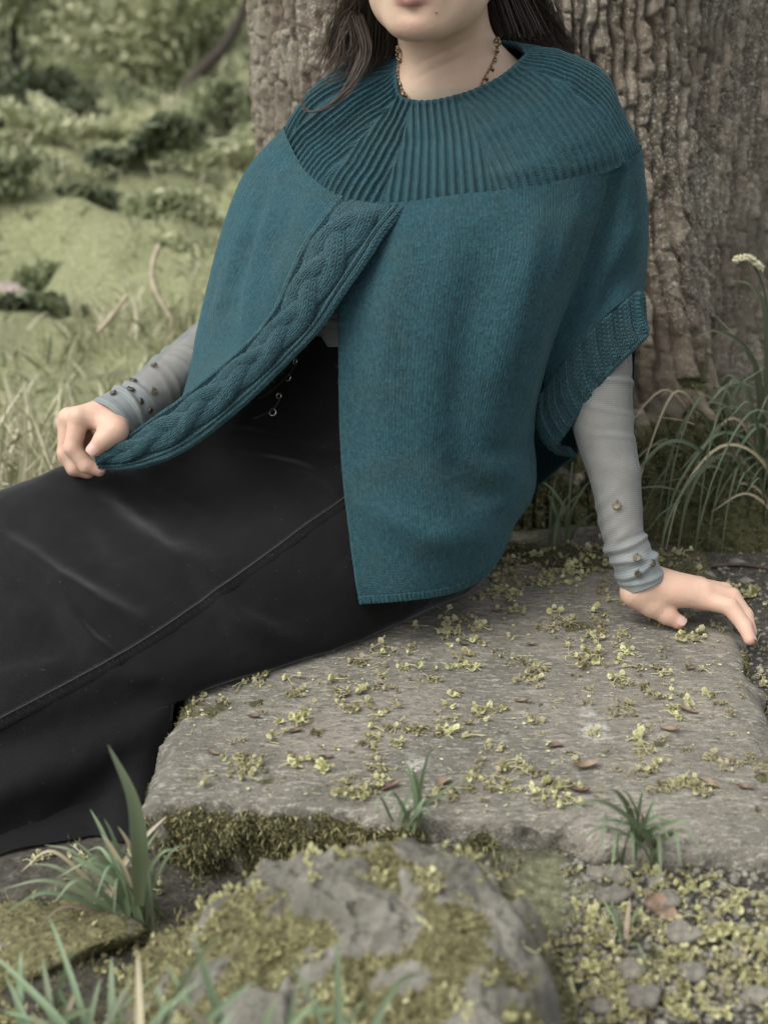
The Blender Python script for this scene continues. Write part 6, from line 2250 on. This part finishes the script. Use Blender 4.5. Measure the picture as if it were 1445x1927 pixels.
def floret(bag, c, axis, s, g):
    axis = axis / np.linalg.norm(axis)
    e = np.cross(axis, A([0.3, 0.5, 0.8])); e /= np.linalg.norm(e)
    f_ = np.cross(axis, e)
    npet = 5
    ph = g.uniform(0, 6)
    for k in range(npet):
        a = ph + 2 * np.pi * k / npet + g.normal() * 0.15
        r = np.cos(a) * e + np.sin(a) * f_
        t = np.cross(axis, r)
        op = g.uniform(0.30, 0.70)
        w = s * g.uniform(0.40, 0.56)
        p0 = c
        p1 = c + axis * s * 0.45 + r * s * 0.45 * op
        p2 = c + axis * s * 0.75 + r * s * 0.85 * op
        p3 = c + axis * s * g.uniform(0.7, 1.05) + r * s * 1.15 * op
        v = A([p0, p1 - t * w, p1 + axis * -s * 0.06, p1 + t * w, p2 - t * w * 0.9, p2 - axis * s * 0.05, p2 + t * w * 0.9, p3])
        fq = A([[1, 2, 5, 4], [2, 3, 6, 5]])
        ft = A([[0, 2, 1], [0, 3, 2], [4, 5, 7], [5, 6, 7]])
        tone = np.clip(g.uniform(0.45, 0.9) + A([-0.25, 0, -0.1, 0, 0.05, 0, 0.05, 0.1]), 0, 1)
        bag.put(v, [fq, ft], tone)
    for k in range(1):
        d = axis + g.normal(size=3) * 0.35
        v, f = tube([c, c + d * s * 0.7, c + d * s * 1.15], [0.0003, 0.0003, 0.0006], 3, cap=False)
        bag.put(v, f, 0.9)


def cluster(seed, n):
    g = np.random.default_rng(seed)
    bag = Bag()
    for k in range(n):
        a = g.uniform(0, 2 * np.pi)
        rad = g.uniform(0.001, 0.0045 + 0.0015 * n)
        c = A([np.cos(a) * rad, np.sin(a) * rad * 0.8, g.uniform(0.0012, 0.0045)])
        ax = A([np.cos(a) + g.normal() * 0.5, np.sin(a) + g.normal() * 0.5, g.uniform(-0.1, 0.7)])
        s = g.uniform(0.0040, 0.0062)
        floret(bag, c, ax, s, g)
        if g.random() < 0.8:
            L = g.uniform(0.007, 0.015)
            b = a + np.pi + g.normal() * 0.8
            e = c + A([np.cos(b) * L, np.sin(b) * L, 0]); e[2] = g.uniform(0.0005, 0.003)
            m = (c + e) / 2 + A([g.normal() * 0.002, g.normal() * 0.002, 0.001])
            v, f = tube(cr_path([c, m, e], 7), [0.0006, 0.0005, 0.0005, 0.00045, 0.00045, 0.0005, 0.0007], 4, cap=False)
            bag.put(v, f, 0.62)
    v, f, t = bag.get()
    v[:, 2] = np.maximum(v[:, 2], 0.0002)
    return v, f, t


CL = [cluster(100 + i, n) for i, n in enumerate((1, 1, 2, 2, 2, 3, 3, 3, 4, 4, 5, 5, 6, 7))]
CLM = []
for v, f, t in CL:
    me = mesh_data('fallen_blossom', v, f, attrs={'tone': t}, smooth=False)
    me.materials.append(BLOSSOM)
    CLM.append(me)


def seen(P):
    """does the camera see this spot (not covered by skirt, body or boulder)?"""
    o = Vector((0, 0, CAM_Z))
    d = Vector(P) - o
    L = d.length - 0.012
    d.normalize()
    for b in (SKIRT_BVH, BODY_BVH, BOULDER_BVH, PONCHO_BVH):
        if b.ray_cast(o, d, L)[0] is not None:
            return False
    return True


def bvh_of(V, F):
    return BVHTree.FromPolygons([tuple(q) for q in np.asarray(V)], [tuple(q) for q in np.asarray(F).tolist()])


BOULDER_BVH = bvh_of(BOULDER_V, BOULDER_F)
_pv, _pf, _o = [], [], 0
for ob in scn.objects:
    if ob.type == 'MESH' and ob.name.split('.')[0] in ('front_panel', 'sleeve', 'cuff'):
        me = ob.data
        a = np.empty(len(me.vertices) * 3, np.float32); me.vertices.foreach_get('co', a)
        p = np.empty(len(me.polygons) * 4, np.int32); me.polygons.foreach_get('vertices', p)
        _pv.append(a.reshape(-1, 3) + P0); _pf.append(p.reshape(-1, 4) + _o); _o += len(me.vertices)
PONCHO_BVH = bvh_of(np.concatenate(_pv), np.concatenate(_pf))


def in_slab(x, y, m=0.012):
    p = A([x, y])
    poly = [FL, FR, BRc, BL]
    for i in range(4):
        a, b = poly[i], poly[(i + 1) % 4]
        e = b - a
        nrm = A([-e[1], e[0]]) / np.linalg.norm(e)
        if (p - a) @ nrm < m:
            return False
    return True


placed = []


def put_blossom(x, y, z, k, s, label, tilt=0.12):
    o = bpy.data.objects.new('fallen_blossom', CLM[k])
    link(o, None, A([x, y, z]))
    o.rotation_euler = (r_.normal() * tilt, r_.normal() * tilt, r_.uniform(0, 6.28))
    o.scale = (s, s, s)
    o['label'] = label
    o['category'] = 'blossom'
    o['group'] = 'fallen yellow green blossoms'
    placed.append((x, y))


SIZES = ['single small', 'single small', 'two-flower', 'two-flower', 'two-flower', 'three-flower', 'three-flower', 'three-flower', 'four-flower', 'four-flower', 'large', 'large', 'largest clustered', 'largest clustered']


def place_words(px, py):
    if py < 1090:
        return 'on the mossy back of the slab behind the wrist' if px > 1120 else 'on the mossy back of the slab beside the poncho hem'
    if py > 1440:
        return 'near the front edge of the slab, left part' if px < 620 else 'near the front edge of the slab, middle part' if px < 1000 else 'near the front edge of the slab, right part'
    if px > 1180:
        return 'on the slab in front of the resting hand' if py < 1290 else 'on the right side of the slab'
    if px < 620:
        return 'on the left end of the slab next to the skirt'
    if py < 1240:
        return 'on the slab just in front of the poncho hem' if px < 960 else 'on the slab between the poncho hem and the thumb'
    return 'in the middle of the slab, left half' if px < 900 else 'in the middle of the slab, right half'


def size_label(k, where):
    return SIZES[k] + ' yellow-green fallen blossom ' + where


tries = 0
cnt = 0
# clumps as in the photograph (pixel, spread in pixels, how many)
CLUMPS = [((1010, 1265), 34, 9), ((1090, 1225), 30, 8), ((910, 1215), 34, 7), ((940, 1130), 34, 8), ((850, 1190), 24, 5), ((740, 1365), 34, 8), ((860, 1375), 36, 6), ((640, 1305), 36, 8), ((560, 1365), 22, 4),
          ((460, 1437), 22, 4), ((960, 1465), 40, 9), ((650, 1500), 36, 9), ((700, 1480), 26, 6), ((850, 1495), 20, 5), ((1050, 1490), 26, 5), ((1200, 1270), 30, 4), ((1240, 1465), 40, 6), ((1130, 1165), 40, 7),
          ((1070, 1175), 26, 5), ((1300, 1195), 26, 6), ((1250, 1330), 26, 4), ((1010, 1070), 60, 12), ((1090, 1050), 50, 8), ((1260, 1020), 40, 6), ((960, 1090), 30, 6), ((1430, 1440), 20, 3), ((690, 1235), 26, 4),
          ((505, 1268), 12, 2), ((460, 1280), 14, 2), ((770, 1230), 30, 3), ((1320, 1300), 40, 3), ((1200, 1410), 20, 3)]
spots = []
for (cx, cy), sd, n in CLUMPS:
    for _ in range(n):
        spots.append((cx + r_.normal() * sd, cy + r_.normal() * sd * 0.55))
for _ in range(75):
    spots.append((r_.uniform(360, 1430), 1000 + 520 * r_.random() ** 0.9))
for px, py in spots:
    p = G(px, py, SLAB_Z)
    if not in_slab(p[0], p[1]):
        continue
    z = float(slab_h(p[0], p[1]))
    q = A([p[0], p[1], z + 0.001])
    if not seen(q):
        continue
    put_blossom(p[0], p[1], z + 0.0005, kk := r_.choice(len(CLM), p=A([2, 2, 3, 3, 3, 3, 3, 3, 2, 2, 1.4, 1.4, 1, 0.8]) / sum([2, 2, 3, 3, 3, 3, 3, 3, 2, 2, 1.4, 1.4, 1, 0.8])), r_.uniform(0.85, 1.35), size_label(kk, place_words(px, py)))
    cnt += 1
ng = 0
for _ in range(900):
    if ng >= 62:
        break
    px, py = r_.uniform(1080, 1450), r_.uniform(1560, 1920)
    if r_.random() < 0.2:
        px, py = r_.uniform(1390, 1450), r_.uniform(1090, 1420)
    p = Gg(px, py)
    z = p[2]
    if in_slab(p[0], p[1], -0.03) or not seen(A([p[0], p[1], z + 0.004])):
        continue
    put_blossom(p[0], p[1], z + 0.002, kk := r_.integers(2, len(CLM)), r_.uniform(0.9, 1.4),
                size_label(kk, 'on the soil along the right side of the slab' if py < 1450 else 'on the soil beside the right end of the boulder' if px < 1240 else 'on the soil at the lower right, away from the boulder'), 0.4)
    ng += 1
print('blossoms', cnt, ng)


def litter(name, pts, nrm_jit, label=None, scale=(0.7, 1.3)):
    V, F3, F4, T, off = [], [], [], [], 0
    for p in pts:
        v, f, t = CL[r_.integers(0, len(CL))]
        a = r_.uniform(0, 6.28)
        s = r_.uniform(*scale)
        Rm = A([[np.cos(a), -np.sin(a), 0], [np.sin(a), np.cos(a), 0], [r_.normal() * nrm_jit, r_.normal() * nrm_jit, 1]])
        V.append((v * s) @ Rm.T + p)
        F4.append(f[0] + off)
        if len(f) > 1:
            F3.append(f[1] + off)
        T.append(np.clip(t + r_.normal() * 0.2 - 0.08, 0, 1))
        off += len(v)
    add(name, np.concatenate(V), [np.concatenate(F4), np.concatenate(F3)], BLOSSOM, attrs={'tone': np.concatenate(T)}, smooth=False, kind='stuff')


pts = []
for _ in range(9000):
    if len(pts) > 300:
        break
    w = r_.random()
    if w < 0.42:
        p = Gg(r_.uniform(1060, 1520), r_.uniform(1545, 1930))
    elif w < 0.62:
        p = Gg(r_.uniform(1340, 1520), r_.uniform(1000, 1500))
    elif w < 0.85:
        p = Gg(r_.uniform(-60, 300), r_.uniform(1600, 1930))
    else:
        p = Gg(r_.uniform(300, 700), r_.uniform(1560, 1640))
    if in_slab(p[0], p[1], 0.0):
        continue
    if r_.random() > sstep(-0.2, 0.3, n2(p[0], p[1], 18, 91, 2)):
        continue
    p[2] = float(ground_h(p[0], p[1])) + 0.001
    pts.append(p)
litter('blossom_litter', pts, 0.35, scale=(0.5, 1.1))
_p, _n = sample_faces(BOULDER_V, BOULDER_F, np.where((BOULDER_V[:, 1] > 0.84) & (BOULDER_V[:, 2] > 0.05), BOULDER_MOSS + 0.12, 0), 190)
litter('blossom_litter', list(_p), 0.5, scale=(0.5, 0.95))

pts = []
for _ in range(4000):
    if len(pts) > 260:
        break
    (cx, cy), sd, n = CLUMPS[r_.integers(0, len(CLUMPS))]
    if r_.random() < 0.30:
        cx, cy, sd = r_.uniform(380, 1430), r_.uniform(1010, 1530), 10
    elif r_.random() < 0.45:
        cx, cy, sd = r_.uniform(930, 1340), r_.uniform(1000, 1110), 12
    p = G(cx + r_.normal() * sd, cy + r_.normal() * sd * 0.5, SLAB_Z)
    if not in_slab(p[0], p[1]):
        continue
    p[2] = float(slab_h(p[0], p[1])) + 0.0008
    if seen(p):
        pts.append(p)
litter('small_blossom_litter', pts, 0.1, scale=(0.45, 0.85))

# ---- curled brown husks and leaves
HUSK = simple_mat('brown_husk', (0.105, 0.068, 0.048), 0.6, 0.45, 90, 0.3, 300, tint=(0.20, 0.135, 0.095))
TAN = simple_mat('tan_husk', (0.25, 0.185, 0.125), 0.6, 0.35, 90, 0.3, 300)


def husk(L, w, curl, seed):
    g = np.random.default_rng(seed)
    a = np.linspace(-1, 1, 13)
    b = np.linspace(-1, 1, 7)
    AA, BB = np.meshgrid(a, b, indexing='ij')
    wid = w * np.clip(1 - np.abs(AA) ** 2.2, 0, 1) ** 0.8
    ang = BB * curl
    x = AA * L / 2
    y = wid * np.sin(ang) / curl
    z = wid * (1 - np.cos(ang)) / curl + 0.35 * L * (AA ** 2) * g.uniform(0.2, 0.7)
    y = y + 0.12 * L * np.sin(AA * 1.5 + g.uniform(0, 3))
    P = np.stack([x, y, z + 0.0006], -1)
    return P.reshape(-1, 3), grid_faces(13, 7)


HL = ['brown husk lying alone on the left end of the slab', 'pale tan husk at the left edge of the slab', 'brown husk left of the middle, above its bent neighbour', 'steeply tilted brown husk above the slab tuft on the left',
      'brown husk close to a blossom left of the slab tuft', 'dark brown husk alone in the middle of the slab', 'upright dark stick-like husk right of the slab middle', 'long pale curled husk on the right of the slab', 'long brown husk just above the pale curled one on the right',
      'long tilted brown husk above the front right edge of the slab', 'longest tan husk near the front of the slab', 'mid brown husk behind the longest tan husk', 'small brown husk in front of the poncho corner', 'brown husk lying at the far right front of the slab',
      'small husk below the poncho hem on the left', 'husk touching the shade of the poncho hem', 'small husk in front of the thumb', 'small husk beside the skirt edge', 'tilted tan husk at the right front of the slab', 'brown husk standing left of the slab tuft', 'tan husk standing right of the slab tuft',
      'small husk in the dense blossoms before the hand', 'small husk left of the slab middle near the front', 'small husk among blossoms at the centre back', 'small husk right of the hand blossoms']
for i, (px, py, L, a, mt) in enumerate(((478, 1350, 30, -0.6, HUSK), (400, 1419, 26, 0.1, TAN), (557, 1378, 30, 0.2, HUSK), (553, 1428, 34, -0.8, HUSK), (615, 1428, 28, 0.3, HUSK), (985, 1322, 34, 0.1, HUSK), (1180, 1326, 22, 1.4, HUSK),
                                       (1262, 1380, 44, -0.3, TAN), (1292, 1342, 40, -0.2, HUSK), (1088, 1492, 44, -0.6, HUSK), (1102, 1448, 52, 0.05, TAN), (1045, 1406, 34, 0.2, HUSK), (862, 1302, 26, 0.1, HUSK), (1402, 1484, 32, 0.0, HUSK),
                                       (872, 1216, 26, 0.4, HUSK), (935, 1152, 30, 0.0, HUSK), (1238, 1262, 26, 0.3, HUSK), (650, 1312, 26, -0.2, HUSK), (1330, 1478, 40, -0.7, TAN), (735, 1482, 40, 0.9, HUSK), (835, 1478, 44, 0.8, TAN),
                                       (1125, 1240, 24, 0.2, HUSK), (700, 1410, 22, 0.4, HUSK), (1000, 1215, 24, 0.1, HUSK), (1300, 1262, 24, 0.0, HUSK))):
    p = G(px, py, SLAB_Z)
    if not in_slab(p[0], p[1], 0.004):
        continue
    p[2] = float(slab_h(p[0], p[1])) + 0.0005
    v, f = husk(L * 0.00056, L * 0.00015, 1.35, i)
    o = add('leaf_husk', v + p, f, mt, None, p, label=HL[i], category='leaf', group='curled husks on the slab')
    o.rotation_euler = (0.0, r_.normal() * 0.15, a)
for (px, py, z, L, a, mt, lab) in ((1032, 978, 0.085, 62, 0.2, HUSK, 'large dead brown leaf stuck behind the slab beside the thin grass'), (985, 975, 0.085, 40, 0.6, TAN, 'pale torn leaf behind the slab next to the poncho hem'),
                                   (486, 1588, 0.02, 40, 1.0, HUSK, 'reddish brown leaf upright in the gap between slab and boulder'), (365, 1618, 0.01, 40, 0.4, HUSK, 'brown dead leaf under the mossy slab corner'),
                                   (1240, 1722, 0.012, 52, 0.1, HUSK, 'long brown leaf among pebbles right of the boulder'), (395, 1600, 0.01, 34, 1.3, HUSK, 'small dark leaf standing in the gap under the slab'),
                                   (1235, 1655, 0.015, 26, 0.9, TAN, 'pinkish tan husk beside the right grass tuft')):
    p = Gg(px, py)
    p[2] += 0.004
    v, f = husk(L * 0.00062, L * 0.00028, 1.0, int(px))
    o = add('dead_leaf', v + p, f, mt, None, p, label=lab, category='leaf')
    o.rotation_euler = (0.5 if z < 0.05 else 0.9, r_.normal() * 0.2, a)

# ---- pebbles, twigs, the mossy stone at the lower left
PEB = [(1150, 1695, 30), (1252, 1702, 24), (1185, 1835, 26), (1160, 1655, 26), (1282, 1768, 30), (1302, 1838, 28), (1212, 1885, 32), (1388, 1812, 22), (1120, 1650, 20), (1340, 1745, 18), (1385, 1062, 20), (1402, 1098, 22), (1375, 1128, 16),
       (1420, 1880, 24), (1130, 1900, 20), (1235, 1660, 16)]
PL = ['largest flat grey pebble against the right end of the boulder', 'grey pebble under the leaves of the spreading tuft', 'grey pebble low beside the boulder foot', 'grey pebble just behind the largest flat pebble', 'grey pebble right of the short grass blades',
      'grey pebble in the middle of the lower right soil', 'broad grey pebble at the lower right bottom edge', 'grey pebble near the right border at the bottom', 'small pebble touching the boulder at its top right', 'small pebble right of the long brown leaf', 'small grey pebble behind the fingers by the twig',
      'rounded grey pebble behind the knuckles', 'smallest grey pebble nearest to the fingers', 'grey pebble in the lower right corner', 'small pebble at the bottom beside the boulder', 'tiny grey pebble under the right tuft']
for i, (px, py, r) in enumerate(PEB):
    p = Gg(px, py)
    p[2] += r * 0.00018
    v, f = stone_mesh(r * 0.00050, 20 + i, (1.15, 0.85, 0.62), rough=0.28)
    back = py < 1200
    add('pebble', v + p, f, STONE_MAT, None, p, category='pebble', group='pebbles behind the slab' if back else 'pebbles beside the boulder',
        label=PL[i])
TW = simple_mat('twig_bark', (0.09, 0.07, 0.055), 0.9, 0.3, 80, 0.4, 300)
for i, (q, lab) in enumerate(((((1330, 1072), (1390, 1068), (1450, 1076)), 'thin dark twig lying on the soil behind the slab'), (((1385, 1030), (1400, 1005), (1415, 985)), 'short bent twig leaning into the sedge clump'))):
    P = []
    for x, y in q:
        w = Gg(x, y); w[2] += 0.005
        P.append(w)
    v, f = tube(cr_path(P, 12), 0.0028, 7)
    add('twig', v, f, TW, None, P[0], label=lab, category='twig')
v, f = stone_mesh(0.085, 41, (1.15, 0.75, 0.20), 50, 30, rough=0.25)
p = Gg(45, 1775)
v = v + p
v[:, 2] += 0.006 * fbm(v, 40, 3, 5)
ms = add('mossy_stone', v, f, boulder.data.materials[0], None, p, attrs={'moss': sstep(-0.3, 0.3, fbm(v, 30, 3, 9) + 0.35)}, label='low flat mossy stone at the lower left under the grass', category='stone')
vn = v - p
_p, _n = sample_faces(v, f, (v[:, 2] > 0.0).astype(float), 1800)
_n = np.where((_n[:, 2:] < 0), -_n, _n)
moss_sprigs('moss', ms, _p, _n, 0.0045, tone=(0.2, 1.0), width=0.5)

# short moss and seedlings on the soil near the camera
n = 7000
px, py = r_.uniform(-80, 1520, n), r_.uniform(1560, 1935, n)
gp = Gg(px, py)
gp[:, 2] = ground_h(gp[:, 0], gp[:, 1])
k = n2(gp[:, 0], gp[:, 1], 11, 61, 3) > 0.02
gp = gp[k]
_d = A([0, 0, 1.0]) + rng.normal(size=(len(gp), 3)) * 0.6
_d /= np.linalg.norm(_d, axis=1, keepdims=True)
_v, _f, _m = blades(gp, _d, rng.normal(size=(len(gp), 3)) * 0.3, rng.uniform(0.004, 0.010, len(gp)), rng.uniform(0.0012, 0.003, len(gp)), seg=2)
add('soil_moss', _v, _f, MOSS_MAT, attrs={'tone': np.repeat(rng.uniform(0.1, 0.95, len(gp)), _m)}, kind='stuff')
# crumbs of soil and grit
cr = []
bag = Bag()
gv, gf = stone_mesh(1.0, 61, (1, 0.8, 0.6), 5, 4, rough=0.3)
for _ in range(4200):
    if r_.random() < 0.75:
        p = Gg(r_.uniform(1060, 1500), r_.uniform(1545, 1930))
    else:
        p = Gg(r_.uniform(1340, 1500), r_.uniform(1000, 1450))
    if in_slab(p[0], p[1], 0.0):
        continue
    p[2] = float(ground_h(p[0], p[1])) + 0.001
    bag.put(gv * (0.0008 + 0.0055 * r_.random() ** 3) + p, gf, 0)
v, f, _ = bag.get()
add('grit', v, f, STONE_MAT, kind='stuff')

# crumbs of petals and stems strewn over the slab
bag = Bag()
for _ in range(1500):
    px, py = r_.uniform(340, 1445), 1000 + 560 * r_.random()
    p = G(px, py, SLAB_Z)
    if not in_slab(p[0], p[1], 0.004) or r_.random() > 0.25 + 0.75 * sstep(-0.2, 0.3, n2(p[0], p[1], 15, 95, 2)):
        continue
    p[2] = float(slab_h(p[0], p[1])) + 0.0012
    a = r_.uniform(0, 6.28)
    d = A([np.cos(a), np.sin(a), 0.0]); e = A([-d[1], d[0], r_.normal() * 0.3])
    if r_.random() < 0.4:
        L = r_.uniform(0.004, 0.011)
        v, f = tube([p, p + d * L * 0.5 + e * L * 0.1, p + d * L], [0.0003, 0.0004, 0.0003], 3, cap=False)
        bag.put(v, f, r_.uniform(0.2, 0.9))
    else:
        L = r_.uniform(0.0012, 0.0034)
        bag.put(A([p - d * L, p + e * L * 0.5, p + d * L, p - e * L * 0.5]) + A([0, 0, 0.0004]), A([[0, 1, 2, 3]]), r_.uniform(0.0, 1.0))
v, f, t = bag.get()
add('petal_crumbs', v, f, BLOSSOM, attrs={'tone': t}, smooth=False, kind='stuff')
